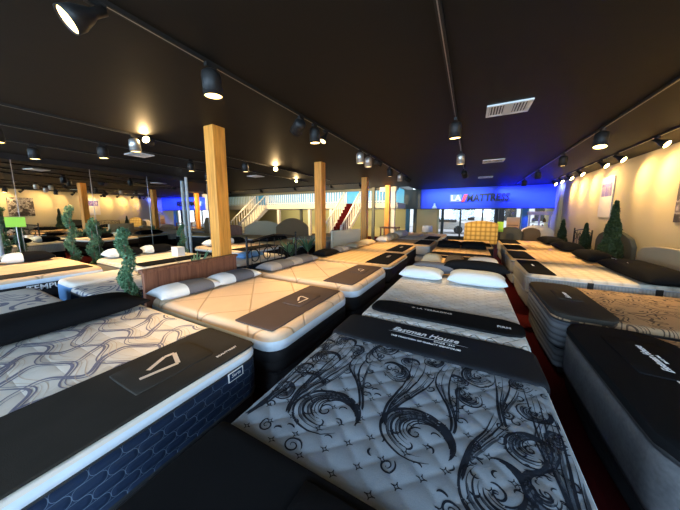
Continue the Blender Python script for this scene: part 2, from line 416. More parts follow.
# ============================================================ STRUCTURE
CZ = 3.0; WX = 3.45; MX = -9.0; FY = 16.6; BY = -4.6; LX = -17.0
struct('floor', MB().box(LX-0.2, WX+0.2, BY-0.2, FY+0.1, -0.1, 0), 'carpet')
struct('ceiling', MB().box(LX-0.2, WX+0.2, BY-0.2, 13.0, CZ, CZ+0.15).box(-2.9, WX+0.2, 13.0, FY+0.1, CZ, CZ+0.15), 'ceiling')
struct('wall_right', MB().box(WX, WX+0.15, -1.0, FY, 0, CZ).box(WX, WX+0.15, BY, -4.2, 0, CZ).box(WX, WX+0.15, -4.2, -1.0, 0, 0.6).box(WX, WX+0.15, -4.2, -1.0, 2.85, CZ), 'wall')
o = struct('window_7', MB().box(WX+.04, WX+.12, -4.2, -4.14, .6, 2.85).box(WX+.04, WX+.12, -1.06, -1.0, .6, 2.85).box(WX+.04, WX+.12, -4.14, -1.06, .6, .66).box(WX+.04, WX+.12, -4.14, -1.06, 2.79, 2.85).box(WX+.04, WX+.12, -2.63, -2.57, .66, 2.79), 'blackmetal')
MB().box(WX+.07, WX+.08, -4.14, -1.06, .66, 2.79).build('pane', 'glass', o)
struct('trim_1', MB().box(WX-0.12, WX, 13.9, 14.15, 0, CZ), 'wall')          # pilaster near the sign
MSL = 0.10; MANG = math.atan(MSL)
def on_mirror(o, off=0.0):                       # the mirrored wall stands slightly askew to the aisles
    o.location = (-9.6+off, 4.0, 0); o.rotation_euler = (0, 0, MANG); return o
on_mirror(struct('wall_left', MB().box(-0.16, -0.02, -8.4, 2.75, 0, CZ), 'black'))
struct('wall_left_far', MB().box(LX-0.15, LX, BY, FY, 0, 4.4), 'olive')
struct('baseboard_right', MB().box(WX-0.02, WX, BY, 13.9, 0, 0.12), 'wall')
# back wall behind the viewer with its shop windows
b = MB(); b.box(LX, -8.6, BY-0.15, BY, 0, CZ).box(2.9, WX+0.15, BY-0.15, BY, 0, CZ).box(-8.6, 2.9, BY-0.15, BY, 0, 0.6).box(-8.6, 2.9, BY-0.15, BY, 2.85, CZ)
struct('wall_back', b, 'wall')
for k in range(5):
    x0 = -8.6+k*2.3
    fr = MB(); fr.box(x0, x0+2.3, BY-0.12, BY-0.04, 0.6, 0.66).box(x0, x0+2.3, BY-0.12, BY-0.04, 2.79, 2.85).box(x0, x0+0.05, BY-0.12, BY-0.04, 0.66, 2.79).box(x0+2.25, x0+2.3, BY-0.12, BY-0.04, 0.66, 2.79)
    o = struct('window_%d' % (k+1), fr, 'blackmetal')
    MB().box(x0+0.05, x0+2.25, BY-0.09, BY-0.08, 0.66, 2.79).build('pane', 'glass', o)
# mirror wall on the left: panels standing edge to edge
ys = [-5.4, -3.9, -2.42, -1.05, .40, 1.55, 2.68]
for i in range(6):
    where = ['nearest the front windows, beyond the frame edge', 'second panel, mostly beyond the left frame edge', 'behind the lime green price sign', 'reflecting the nearer timber pillar', 'reflecting the farther timber pillar', 'last panel of the mirrored wall, reflecting the blue sign'][i]
    m = MB().box(-0.02, 0, ys[i]+0.004, ys[i+1]-0.004, 0.1, 2.86).build('mirror', 'mirror')
    on_mirror(tag(m, 'tall wall mirror panel, '+where, 'mirror', 'mirror panels on the left wall'))
    MB().box(0, 0.006, ys[i+1]-0.005, ys[i+1]+0.004, 0.1, 2.86).build('edge_strip', 'silver', m)
on_mirror(struct('trim_2', MB().box(-0.02, 0.02, 2.69, 2.75, 0, CZ), 'black'))
on_mirror(struct('baseboard_left', MB().box(-0.02, 0.01, -5.4, 2.68, 0, 0.1), 'black'))

# ---- far end: sign wall, storefront
SY = 15.0
struct('wall_far', MB().box(-2.62, WX, SY, SY+0.15, 1.90, CZ), 'bluewall')
struct('trim_3', MB().box(-2.62, WX, SY-0.03, SY+0.2, 1.86, 1.90), 'black')
struct('wall_far_left', MB().box(-3.55, -2.62, SY-0.2, SY+0.15, 1.88, CZ), 'tealdark')
st = MB()
posts = [(-3.15, 0.22), (-1.55, 0.16), (-0.55, 0.10), (0.6, 0.08), (1.35, 0.30), (2.55, 0.3)]
for px_, w_ in posts: st.box(px_-w_/2, px_+w_/2, FY-0.1, FY, 0, 2.75)
st.box(-3.9, WX, FY-0.1, FY, 2.4, CZ).box(-3.9, WX, FY-0.1, FY, 0, 0.25)
f = struct('window_6', st, 'tealdark')
for (a, b2) in ((-3.04, -1.63), (-1.47, -0.60), (-0.50, 0.56), (0.64, 1.20), (1.50, 2.40), (2.70, 3.45)):
    MB().box(a, b2, FY-0.06, FY-0.05, 0.25, 2.4).build('pane', 'glass', f)
struct('wall_far_panel', MB().box(-3.04, -1.75, FY-0.35, FY-0.2, 0, 2.4), 'wall')
struct('trim_4', MB().box(-1.74, -1.64, 15.3, 15.5, 0, 1.9), 'olive')
struct('trim_5', MB().box(2.28, 2.55, 15.3, 15.5, 0, 1.9), 'teal')
struct('trim_6', MB().box(1.27, 1.52, 15.1, 15.3, 0, 1.9), 'black')
struct('trim_7', MB().box(-3.42, -3.22, 14.8, 15.0, 0, 1.88), 'teal')
struct('trim_8', MB().box(-3.0, -2.85, 14.9, 15.05, 0, 1.88), 'tealdark')
# outdoors beyond the storefront
asph = fabric('grey_asphalt', (0.30, 0.30, 0.30), 0.1, 40, 0.9)
struct('ground', MB().box(-12, 14, FY+0.1, 42, -0.16, -0.04), asph)
bl = thing('building', 'pale low building across the street, seen through the far shop window', 'building', (0, 34, 0))
MB().box(-12, 14, -1, 1, -0.04, 3.6).build('wall', 'offwhite', bl)
MB().box(-12.1, 14.1, -1.1, 1.1, 3.6, 3.9).build('roof', 'tealdark', bl)
for k in range(6): MB().box(-10+k*4, -7.6+k*4, -1.05, -1.0, 0.8, 2.4).build('window', 'blackmetal', bl)
car = thing('car', 'silver parked car outside, seen through the far shop window', 'car', (-2.2, 23, -0.04))
prof = [(-2.2, .35), (-2.15, .75), (-1.35, .9), (-0.75, 1.38), (0.75, 1.42), (1.45, .95), (2.1, .85), (2.2, .35)]
cb = MB(); vs = [(x, -0.85, z) for x, z in prof]+[(x, 0.85, z) for x, z in prof]; k = len(prof)
cb.add(vs, [tuple(range(k))[::-1], tuple(range(k, 2*k))]+[(i, (i+1) % k, k+(i+1) % k, k+i) for i in range(k)][::1])
cb.build('body', 'silver', car, bevel=0.05)
MB().box(-1.15, 1.2, -0.865, 0.865, 0.93, 1.28).build('side_window', 'black', car)
for sx_ in (-1.35, 1.35):
    for sy_ in (-0.78, 0.78): MB().lathe([(0, -.1), (.33, -.1), (.33, .1), (0, .1)], 18, axis=(0, 1, 0)).build('wheel', 'black', car, smooth=False).location = (sx_, sy_, .33)

# ---- sign lettering
sg = thing('shop_sign', 'shop name in dark letters with a white and red start on the blue wall', 'sign', (0.35, SY-0.03, 2.44))
RX = (PI/2, 0, 0)
MB().box(-1.42, -0.86, -0.02, 0.02, -0.20, 0.20).build('white_panel', mat('lavender_white_panel', (.22, .26, .60), .6), sg)
red = mat('red_sign_paint', (0.8, 0.05, 0.06), 0.5)
MB().add([(-0.86, -0.03, -0.2), (-0.70, -0.03, -0.2), (-0.56, -0.03, 0.2), (-0.74, -0.03, 0.2), (-0.86, 0.02, -0.2), (-0.70, 0.02, -0.2), (-0.56, 0.02, 0.2), (-0.74, 0.02, 0.2)],
         [(0, 1, 2, 3), (7, 6, 5, 4), (0, 4, 5, 1), (1, 5, 6, 2), (2, 6, 7, 3), (3, 7, 4, 0)]).build('red_slash', red, sg)
bl2 = mat('pale_blue_letter', (0.85, 0.88, 0.98), 0.5)
text_obj('lettering', 'LA', 0.42, (-1.13, -0.035, 0), RX, bl2, sg, bold=0.014, ext=0.01)
text_obj('lettering', 'MATTRESS', 0.52, (0.34, -0.02, 0.0), RX, 'black', sg, shear=0.08, bold=0.014, ext=0.02, sx=0.78)
tag(MB().lathe([(0, 0), (.10, 0), (.10, .05), (.04, .12), (.05, .2), (0, .24)], 12, origin=(-1.85, SY-0.12, 1.96)).box(-1.97, -1.73, SY-0.2, SY, 1.9, 1.962).build('bell_ornament', 'print_white'), 'small pale ornament on the ledge left of the shop name', 'ornament')

# ---- gallery (mezzanine) with stairs
MZ = 2.2
struct('wall_gallery_back', MB().box(LX, -3.55, 15.6, 15.75, MZ, 4.4), 'teal')
struct('wall_under_gallery', MB().box(LX, -3.55, FY-0.15, FY, 0, MZ), 'olive')
struct('ceiling_gallery', MB().box(LX-0.15, -2.9, 13.0, FY, 4.35, 4.45), 'ceiling')
struct('wall_gallery_header', MB().box(LX, -3.4, 12.9, 13.0, 2.86, 4.4), 'tealdark')
struct('wall_gallery_side', MB().box(-3.55, -3.4, 13.0, FY, CZ, 4.4), 'tealdark')
gal = MB()
for a, b2 in ((LX, -13.9), (-12.85, -6.65), (-5.6, -3.45)): gal.box(a, b2, 13.0, FY-0.15, MZ-0.28, MZ)
gal.box(-13.9, -12.85, 13.4, FY-0.15, MZ-0.28, MZ).box(-6.65, -5.6, 13.4, FY-0.15, MZ-0.28, MZ)
gal.box(LX, -3.45, 13.4, FY-0.15, MZ-0.3, MZ-0.27)
struct('floor_gallery', gal, 'offwhite')
for i, (xx, yy) in enumerate(((-11.8, 13.1), (-9.2, 13.1), (-7.6, 13.1), (-3.75, 13.2))):
    struct('trim_%d' % (10+i), MB().box(xx-0.09, xx+0.09, yy, yy+0.18, 0, MZ-0.3), 'white')
struct('trim_15', MB().box(-3.75, -3.55, 12.85, 13.05, MZ-0.3, CZ), 'white')
struct('trim_16', MB().box(-4.35, -3.45, 12.7, 12.88, 2.78, CZ), 'offwhite')
struct('trim_17', MB().box(-10.1, -9.95, 13.3, 13.45, 0, MZ-0.3), 'tealdark')
struct('trim_18', MB().box(-4.75, -4.6, 12.6, 12.72, 0, CZ), 'tealdark')
def railing(x0, x1, label):
    t = thing('gallery_railing', label, 'railing', (x0, 13.06, MZ)); L = x1-x0
    MB().box(0, L, -0.035, 0.035, 0.86, 0.93).build('top_rail', 'white', t)
    MB().box(0, L, -0.03, 0.03, 0.06, 0.11).build('bottom_rail', 'white', t)
    nb = max(2, int(L/0.17)); me = None
    for i in range(nb+1):
        x = L*i/nb
        if me is None: o = MB().box(-0.022, 0.022, -0.022, 0.022, 0, 0.87).build('baluster', 'white', t); me = o
        else: o = me.copy(); COL.objects.link(o); o.parent = t
        o.location = (x*0.995+0.02, 0, 0)
railing(-16.9, -13.95, 'white railing of the upper gallery left of the left staircase')
railing(-12.8, -6.7, 'long white railing of the upper gallery between the two staircases')
railing(-5.55, -3.6, 'short white railing of the upper gallery right of the red stairs')
def stairs(x0, x1, tread_m, label):
    n = 12; y0, y1 = 10.8, 13.4; t = thing('staircase', label, 'staircase', ((x0+x1)/2, y0, 0)); hw = (x1-x0)/2
    rise = MZ/n; run = (y1-y0)/n
    for i in range(n):
        MB().box(-hw+0.04, hw-0.04, i*run, (i+1)*run+0.02, (i+1)*rise-0.04, (i+1)*rise).build('tread', tread_m, t)
        MB().box(-hw+0.04, hw-0.04, i*run, i*run+0.02, i*rise, (i+1)*rise-0.04).build('riser', tread_m, t)
    for sx_ in (-1, 1):
        x = sx_*hw
        sm = MB(); sm.add([(x-0.03, -0.05, 0), (x+0.03, -0.05, 0), (x+0.03, -0.05, .2), (x-0.03, -0.05, .2), (x-0.03, y1-y0, MZ-.25), (x+0.03, y1-y0, MZ-.25), (x+0.03, y1-y0, MZ+.02), (x-0.03, y1-y0, MZ+.02)],
              [(0, 1, 2, 3), (7, 6, 5, 4), (0, 4, 5, 1), (1, 5, 6, 2), (2, 6, 7, 3), (3, 7, 4, 0)])
        sm.build('stringer', 'white', t)
        MB().tube([(x, -0.05, .98), (x, y1-y0, MZ+.92)], 0.045, 8).build('handrail', 'white', t)
        MB().box(x-0.05, x+0.05, -0.1, 0.0, 0, 1.06).build('newel_post', 'white', t)
        for i in range(n):
            MB().box(x-0.02, x+0.02, (i+.5)*run-0.02, (i+.5)*run+0.02, (i+1)*rise-0.15, (i+.5)/n*MZ+0.97).build('baluster', 'white', t)
stairs(-6.62, -5.62, 'carpet', 'white-railed staircase with red carpet between the far timber pillars')
stairs(-13.85, -12.9, 'offwhite', 'white-railed staircase at far left, just right of the nearest pillar')

# ---- timber pillars
for i, (y, lab) in enumerate(((2.68, 'thick orange timber pillar nearest the camera, at the brown headboard'), (5.78, 'second orange timber pillar from the camera, behind the grey pillowed bed'),
                     (9.0, 'third orange timber pillar, at the right side of the red stairs'), (12.0, 'farthest and slimmest-looking orange timber pillar, by the white soffit'))):
    o = MB().box(-0.11, 0.11, -0.11, 0.11, 0, CZ).build('timber_pillar', 'pine', bevel=0.008); o.location = (-3.68, y, 0)
    tag(o, lab, 'pillar', 'timber pillars')
for (x, y, lab) in ((-9.66, 5.70, 'white steel pole in front of the mirror, left of the nearest timber pillar'), (-9.20, 1.22, 'white steel pole at the left frame edge beside the lime green sign')):
    o = thing('steel_pole', lab, 'pole', (x, y, 0), group='white steel poles')
    MB().lathe([(0, 0), (.05, 0), (.05, CZ), (0, CZ)], 16).build('tube', 'white', o, smooth=False)
    MB().lathe([(0, 0), (.07, 0), (.07, .015), (.055, .03), (.05, .03)], 16).build('base_plate', 'white', o)

# ---- ceiling vents
for (x, y, lab) in ((0.34, 4.0, 'white ceiling air vent nearest the camera, beside the centre lighting track'), (0.43, 7.7, 'smaller-looking white ceiling vent beyond the nearest one'), (0.40, 11.0, 'farthest white ceiling vent in front of the blue sign'),
                    (-6.9, 3.05, 'white ceiling vent beside the glaring lamp on the left side'), (-7.1, 6.75, 'white ceiling vent left of the far gallery stairs')):
    t = thing('ceiling_vent', lab, 'vent', (x, y, CZ-0.02), group='ceiling air vents')
    fr = MB(); fr.box(-.24, .24, -.2, -.17, 0, .02).box(-.24, .24, .17, .2, 0, .02).box(-.24, -.21, -.17, .17, 0, .02).box(.21, .24, -.17, .17, 0, .02).box(-.05, .05, -.17, .17, 0.0, .02)
    fr.build('frame', 'white', t)
    MB().box(-.21, .21, -.17, .17, .017, .02).build('duct', 'black', t)
    for s_ in (-1, 1):
        for k in range(5):
            xx = s_*(0.07+0.032*k); MB().box(xx-.007, xx+.007, -.17, .17, .002, .017).build('louver', 'white', t)

# ---- lighting tracks and spotlights
def track(x0, y0, x1, y1, lab):
    t = thing('lighting_track', lab, 'lighting track', (x0, y0, CZ-0.03), math.atan2(-(x1-x0), (y1-y0)), group='ceiling lighting tracks')
    L = math.hypot(x1-x0, y1-y0)
    MB().box(-.02, .02, 0, L, 0, .03).build('rail', 'blackmetal', t)
    MB().box(-.004, .004, 0.05, L-.05, -.001, .0).build('slot', 'silver', t)
track(-2.16, -1.0, -2.16, 9.5, 'long black lighting track running above the left row of beds')
track(-0.27, -1.0, -0.27, 9.8, 'black lighting track above the centre aisle beds')
track(1.76, 1.5, 1.76, 14.0, 'black lighting track left of the one along the cream wall')
track(2.74, 1.5, 2.90, 13.5, 'black lighting track closest to the cream right wall')
track(-5.2, -2.0, -5.2, 9.0, 'black lighting track on the left half of the ceiling, nearest the timber pillars')
track(-6.35, -2.0, -6.35, 9.0, 'black lighting track third from the mirrored wall')
track(-7.65, -2.0, -7.65, 6.0, 'black lighting track closest to the mirrored wall')
def lamp(x, y, aim, lab, bright='lens', body='blackmetal', power=0, size=1.0, ang=70, kind='can'):
    """can spotlight hung from a track; aim = direction of the beam"""
    d = Vector(aim).normalized(); zc = CZ-0.16
    t = thing('track_spotlight', lab, 'spotlight', (x, y, CZ-0.03), group='track spotlights')
    MB().box(-.018, .018, -.05, .05, -.035, 0).build('track_adapter', 'blackmetal', t)
    MB().tube([(0, 0, -.03), (0, 0, -.06)], .008, 8).build('stem', 'blackmetal', t)
    r = 0.082*size; L = 0.2*size
    C = Vector((0, 0, -.055-r*0.2))
    if kind == 'can':
        prof = [(0, -0.02), (r*.6, -.02), (r*.92, 0.0), (r, .03), (r, L), (r*.93, L), (r*.88, L-.02)]
    else:                                   # bell-shaped head with rear neck
        prof = [(0, -.05), (r*.4, -.05), (r*.4, .02), (r*.6, .05), (r*.95, .12), (r, L), (r*.93, L), (r*.88, L-.03)]
    h = MB().lathe(prof, 22, axis=d, origin=C).build('housing', body, t, smooth=True)
    if kind == 'can': MB().lathe([(r*1.002, L*.8), (r*1.03, L*.8), (r*1.03, L*.84), (r*1.002, L*.84)], 22, axis=d, origin=C).build('rim', body, t)
    MB().lathe([(0, L-.012), (r*.88, L-.010)], 22, axis=d, origin=C).build('bulb', bright, t)
    if power:
        p = Vector((x, y, CZ-.03))+C+d*(L+.01)
        light('spot_beam', 'SPOT', p, power*(.95 if abs(aim[0]) > .3 else 2.0), (1.0, 0.66, 0.30), p+d, spot_size=math.radians(ang), spot_blend=0.8, shadow_soft_size=0.06)
Dn = (0.02, 0.05, -1)
lamp(-2.16, .80, (-.12, -.58, -.50), 'large black spotlight at the top left corner, nearest the camera', kind='bell', size=.9, bright='lens')
lamp(-2.14, 1.56, Dn, 'black can spotlight hanging left of the nearest timber pillar', power=55)
lamp(-2.16, 2.92, (-.75, .35, -.40), 'tilted black spotlight left of a hanging can on the left track', bright='dim', power=0, body='blackmetal')
lamp(-2.16, 3.25, Dn, 'black can spotlight between the tilted one and the round-faced one', power=70)
lamp(-2.16, 3.58, (-.1, -.5, -.8), 'small round-faced spotlight beside the first pair of cans', size=.7, kind='bell', bright='dim')
lamp(-2.16, 4.98, Dn, 'silver can spotlight left of the third pillar', body='silver', bright='dim', power=75)
lamp(-2.16, 5.45, Dn, 'grey can spotlight just right of the silver one', body='silver', bright='dim')
lamp(-2.16, 5.95, (.6, .6, -.35), 'small tilted spotlight above the third pillar', size=.8, bright='dim')
lamp(-2.16, 7.15, Dn, 'far can spotlight on the left track, before the last two', power=80, bright='dim')
lamp(-2.16, 8.3, Dn, 'second farthest can spotlight on the left track', body='silver', bright='dim')
lamp(-2.16, 9.1, (.6, .5, -.5), 'farthest spotlight on the left track', bright='dim', power=40)
lamp(-.27, 3.98, Dn, 'black can spotlight on the centre track with a lit mouth', power=26)
lamp(-.27, 6.1, Dn, 'silver can spotlight farther along the centre track', body='silver', bright='dim', power=75)
lamp(-.27, 8.6, (.2, .75, -.7), 'tiny can spotlight at the far part of the centre track', power=80, bright='dim')
lamp(1.76, 5.55, (-.1, -.25, -1), 'wide black can spotlight with bright mouth, nearest on the right pair of tracks', power=60, size=1.12)
lamp(1.76, 7.4, Dn, 'second black can spotlight from the camera on the inner right track', power=70)
lamp(1.76, 9.75, Dn, 'third black can spotlight on the inner right track', power=70, bright='dim')
lamp(1.76, 12.0, Dn, 'fourth black can spotlight on the inner right track, before the sign', power=60)
for k, (x, y, lab) in enumerate(((2.79, 6.55, 'angled wall spotlight nearest the camera on the outer right track'), (2.81, 7.95, 'second angled wall spotlight, above the framed poster'), (2.82, 8.75, 'third angled wall spotlight on the outer right track'),
        (2.84, 10.3, 'fourth angled wall spotlight on the outer right track'), (2.86, 11.3, 'fifth angled wall spotlight on the outer right track'), (2.87, 12.3, 'sixth angled wall spotlight, close to the blue wall'), (2.89, 13.2, 'last angled wall spotlight beside the blue wall'))):
    lamp(x, y, (.50, -.62, -.55), lab, bright='glow', kind='bell', size=.85, power=70, ang=110)
for x, y, lab in ((2.76, 4.6, 'wall spotlight above the frame edge on the outer right track'), (2.75, 2.6, 'wall spotlight out of frame at the near end of the outer right track')):
    lamp(x, y, (.75, .3, -.55), lab, kind='bell', size=.85, power=90, ang=120)
lamp(-5.2, 2.50, (.45, -.6, .12), 'glaring lamp facing the camera beside the left ceiling vent', bright='glow', size=.8, power=30, ang=150)
lamp(-5.2, 2.24, Dn, 'silver can spotlight left of the glaring lamp', body='silver', bright='dim', power=65)
lamp(-5.2, 5.75, (.45, -.6, .1), 'glaring lamp facing the camera above the left stairs', bright='glow', size=.8, power=30, ang=150)
lamp(-5.2, 4.6, Dn, 'hanging can spotlight over the left aisle', bright='dim', power=75)
lamp(-6.35, 2.2, Dn, 'small black can left of the silver can', power=70)
lamp(-6.35, .98, Dn, 'black can spotlight cut by the left frame edge', power=70)
lamp(-6.35, 3.9, Dn, 'black can spotlight near the white steel pole', power=80)
lamp(-7.65, 1.6, Dn, 'black can spotlight closest to the mirrors at left', power=60)
lamp(-7.65, 5.2, Dn, 'farther black can spotlight by the mirrors', power=60)
lamp(-6.35, 8.2, (.4, -.6, .1), 'small glaring lamp left of the red stairs', bright='glow', size=.7, power=25, ang=150)

track(-13.4, 10.4, -4.2, 10.4, 'black cross track added for the gallery fill spotlights, far left')  # added track and fill lamps, brightening the white gallery rails and stairs
for x, lab in ((-13.2, 'added fill spotlight on the gallery cross track before the left staircase'), (-10.6, 'added fill spotlight on the gallery cross track above the arched headboards'), (-8.2, 'added fill spotlight on the gallery cross track left of the red stairs'), (-6.0, 'added fill spotlight on the gallery cross track before the red stairs'), (-4.5, 'added fill spotlight on the gallery cross track by the third pillar')):
    t_ = lamp(x, 10.4, (.02, .9, -.38), lab, bright='dim', size=.8, power=125, ang=125)

# ============================================================ BEDS
BZ = 0.65
STY = {  # top, bands [(depth, mat)], edge radius, mattress height
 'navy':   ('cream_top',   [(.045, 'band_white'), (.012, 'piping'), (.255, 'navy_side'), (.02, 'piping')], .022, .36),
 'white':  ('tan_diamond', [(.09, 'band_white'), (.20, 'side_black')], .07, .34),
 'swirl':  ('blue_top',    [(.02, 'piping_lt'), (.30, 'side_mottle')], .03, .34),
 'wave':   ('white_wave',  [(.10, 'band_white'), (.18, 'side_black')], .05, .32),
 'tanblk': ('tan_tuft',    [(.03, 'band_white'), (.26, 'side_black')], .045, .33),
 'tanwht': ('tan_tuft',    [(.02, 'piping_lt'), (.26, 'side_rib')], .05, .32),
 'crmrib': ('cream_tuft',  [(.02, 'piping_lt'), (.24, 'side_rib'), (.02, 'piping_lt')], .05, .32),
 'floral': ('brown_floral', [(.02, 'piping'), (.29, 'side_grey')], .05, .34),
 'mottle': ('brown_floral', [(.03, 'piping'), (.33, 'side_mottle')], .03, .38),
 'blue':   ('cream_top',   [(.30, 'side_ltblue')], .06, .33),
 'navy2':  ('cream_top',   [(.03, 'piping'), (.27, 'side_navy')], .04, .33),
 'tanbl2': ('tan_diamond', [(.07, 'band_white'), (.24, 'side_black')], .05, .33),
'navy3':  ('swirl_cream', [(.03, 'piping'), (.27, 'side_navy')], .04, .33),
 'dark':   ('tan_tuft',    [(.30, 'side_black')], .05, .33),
}
leg_me = None
def bed(x0, x1, y0, y1, style, mlab, blab, hf=None, n=(12, 12), extra=None, base='side_black', corner=.12, z=BZ, tilt=None):
    top, bands, e, H = STY[style]; hx, hy = (x1-x0)/2, (y1-y0)/2; cx, cy = (x0+x1)/2, (y0+y1)/2
    mats = [top]; bb = []
    for d, m in bands:
        if m not in mats: mats.append(m)
        bb.append((d, mats.index(m)))
    mb = slab_mb(hx, hy, H, corner, e, n, hf, bb)
    if extra: extra(mb, mats, hx, hy, H)
    mt = mb.build('mattress', mats, smooth=True); mt.location = (cx, cy, z-H)
    tag(mt, mlab, 'mattress', 'mattresses on display')
    bh = z-H; bs = slab_mb(hx-.02, hy-.02, bh-.09, corner*.8, .02, (2, 2), None, [(1, 1)], seam=.003).build('box_spring', ['cloth_black', base], smooth=True)
    bs.location = (cx, cy, .09); tag(bs, blab, 'bed base', 'box springs under the mattresses')
    for sx_ in (-1, 1):
        for sy_ in (-1, 1):
            global leg_me
            if leg_me is None:
                o = MB().lathe([(0, -.09), (.022, -.09), (.03, 0), (0, 0)], 12).build('leg', 'black', bs); leg_me = o.data
            else: o = bpy.data.objects.new('leg', leg_me); COL.objects.link(o); o.parent = bs
            o.location = (sx_*(hx-.12), sy_*(hy-.12), 0.002)
    return mt
def strip(x0, x1, y0, y1, m, lab, z=BZ, th=.010, r=.03, cat='foot cover', name='foot_cover', hf=None, n=(10, 10), grp='foot covers on the beds'):
    o = slab_mb((x1-x0)/2, (y1-y0)/2, th, r, min(.008, th*.7), n, hf, [(1, 0)], seam=0).build(name, [m], smooth=True)
    o.location = ((x0+x1)/2, (y0+y1)/2, z); return tag(o, lab, cat, grp)
def wrinkle(a=.004, seed=0):
    return lambda x, y: a*(math.sin(x*7+seed)*math.sin(y*5+seed*2)+.6*math.sin(x*17+y*11+seed))*.6+a*.9
def puff_logo(par, m, size, x, y, z, rz, kind='tri'):
    if kind == 'tri':
        # open angular arrow mark
        P = [(-.5, -.22), (.42, -.22), (.5, .30), (.1, .30), (-.28, .02)]
        pts = [(-.62, -.34), (.30, -.34), (.42, .34), (.12, .34), (-.34, -.10)]
        mb = MB(); zf = lambda a, b: 0
        loop = [(-.62, -.34), (.30, -.34), (.42, .34), (.16, .34), (-.36, -.06)]
        for a, b2 in zip(loop[:-1], loop[1:]):
            ribbon(mb, [(a[0]*size, a[1]*size), (b2[0]*size, b2[1]*size)], lambda t: .12*size, zf, 0)
        o = mb.build('printed_logo', m, par); o.location = (x, y, z); o.rotation_euler = (0, 0, rz); return o
def flap(par, w_, d_, m, x, y, z, rz=0):
    o = slab_mb(w_/2, d_/2, .009, .02, .006, (4, 4), None, [(1, 0)], seam=0).build('fold_panel', [m], par, smooth=True)
    o.location = (x, y, z); o.rotation_euler = (0, 0, rz); return o
def pillow(x, y, z, hx, hy, t, rz, m, lab, band=None, bm=None, seed=0, tiltx=0, tilty=0, grp='pillows on the beds', name='pillow', cat='pillow', n=20):
    o = pillow_mb(hx, hy, t, band, n, seed=seed, wr=.004).build(name, [m, bm or m], smooth=True)
    o.location = (x, y, z); o.rotation_euler = (tiltx, tilty, rz); return tag(o, lab, cat, grp)

# ---- A: navy sided bed at the left foreground
AX0, AX1, AY0, AY1 = -3.42, -1.38, -.38, 1.27
def hA(x, y): return .006*math.sin(x*8.5)*math.sin(y*7.5)
def patA(mb, mats, hx, hy, H):
    i1 = len(mats); mats += ['violet', 'tanprint']
    zf = lambda x, y: H+hA(x, y)+.0012
    N = 120
    def fam(pts, wd, ph, mi=None):
        seg = []
        for p in pts+[(99, 99)]:
            if -hx+.05 < p[0] < hx-.10 and -hy+.04 < p[1] < hy-.04: seg.append(p)
            else:
                if len(seg) > 10: ribbon(mb, seg, lambda t: wd*(.35+.9*abs(math.sin(len(seg)*.052*t+ph))), zf, i1 if mi is None else mi)
                seg = []
    # wavy tiles: S-curves across the bed as close double lines, crossed by long waves
    for k in range(-5, 6):
        for off, wd in ((0, .019), (.034, .010)):
            fam([((k*.235+off)+.085*math.sin(2*PI*y/.40+k*.5)+.02*math.sin(4*PI*y/.40), y) for y in [(-hy+2*hy*i/N) for i in range(N+1)]], wd, k)
    for k in range(-5, 6):
        for off, wd in ((0, .014), (.024, .007)):
            fam([(x, (k*.20+off)+.055*math.sin(2*PI*x/.47+k*PI*.5)) for x in [(-hx+2*hx*i/(N*2)) for i in range(2*N+1)]], wd, k+1)
    for k in range(-10, 11):
        for q in (1, 2):
            fam([(x, (k*.20+.035*q+.02)+(.055-.012*q)*math.sin(2*PI*x/.47+k*PI*.5)) for x in [(-hx+2*hx*i/(N*2)) for i in range(2*N+1)]], .0035, k*q, i1+1)
mtA = bed(AX0, AX1, AY0, AY1, 'navy', 'mattress with cream wave-patterned top and navy stitched side, left foreground', 'black box spring under the navy sided mattress in the left foreground', hf=hA, n=(70, 60), extra=patA)
lbl = MB().box(-.001, .003, -.06, .06, -.032, .032).build('label', 'print_white', mtA); lbl.location = ((AX1-AX0)/2+.010, .60, .255)
MB().box(.003, .004, -.052, .052, -.026, .026).build('label_print', 'side_navy', lbl)
text_obj('label_text', 'Serta', .035, (.0045, 0, .004), (PI/2, 0, PI/2), 'print_white', lbl, shear=.2)
fc = strip(-1.97, -1.395, AY0+.02, AY1-.01, 'cloth_char', 'charcoal felt foot cover with beige angular logo panel on the navy sided mattress', th=.012, r=.05, hf=wrinkle(.0015), n=(16, 30), z=BZ+.002)
flap(fc, .34, .46, 'cloth_char', -.03, .33, .013)
puff_logo(fc, 'print_beige', .22, -.04, .32, .0235, math.radians(80))
text_obj('printed_line', 'BEAUTYREST', .028, (.20, .62, .0165), (0, 0, PI/2), 'print_beige', fc, sx=1.0)
pillow(-3.20, .44, BZ+.004, .84, .24, .115, PI/2, 'cloth_black', 'long black pillow cover at the head of the navy sided mattress', seed=3, name='pillow_cover', cat='pillow cover', n=30)

# ---- W: white mattress with tan top and brown headboard
WY0, WY1 = 1.40, 2.78
mtW = bed(-3.34, -1.34, WY0, WY1, 'white', 'white edged mattress with tan diamond top beside the nearest timber pillar', 'black box spring under the tan diamond mattress by the nearest pillar', n=(30, 24), hf=lambda x, y: .004*math.sin(x*6)*math.sin(y*6), corner=.16)
fc = strip(-1.90, -1.42, WY0+.06, WY1-.08, 'cloth_brown', 'taupe foot cover with angular logo panel on the tan diamond mattress', z=BZ+.003)
flap(fc, .26, .40, 'cloth_brown', 0, .12, .011); puff_logo(fc, 'print_beige', .17, .0, .10, .0215, math.radians(85))
pillow(-3.12, 1.74, BZ, .36, .20, .085, math.radians(86), 'pillow_white', 'white pillow with grey printed centre band, nearer of the two by the pillar', (-.2, .72), 'pillow_grey', 1)
pillow(-3.08, 2.42, BZ, .36, .20, .085, math.radians(88), 'pillow_white', 'white pillow with grey printed centre band, farther of the two by the pillar', (-.35, .55), 'pillow_grey', 2)
hb = thing('headboard', 'low reddish brown wooden headboard behind the two banded pillows', 'headboard', (-3.46, 2.06, 0))
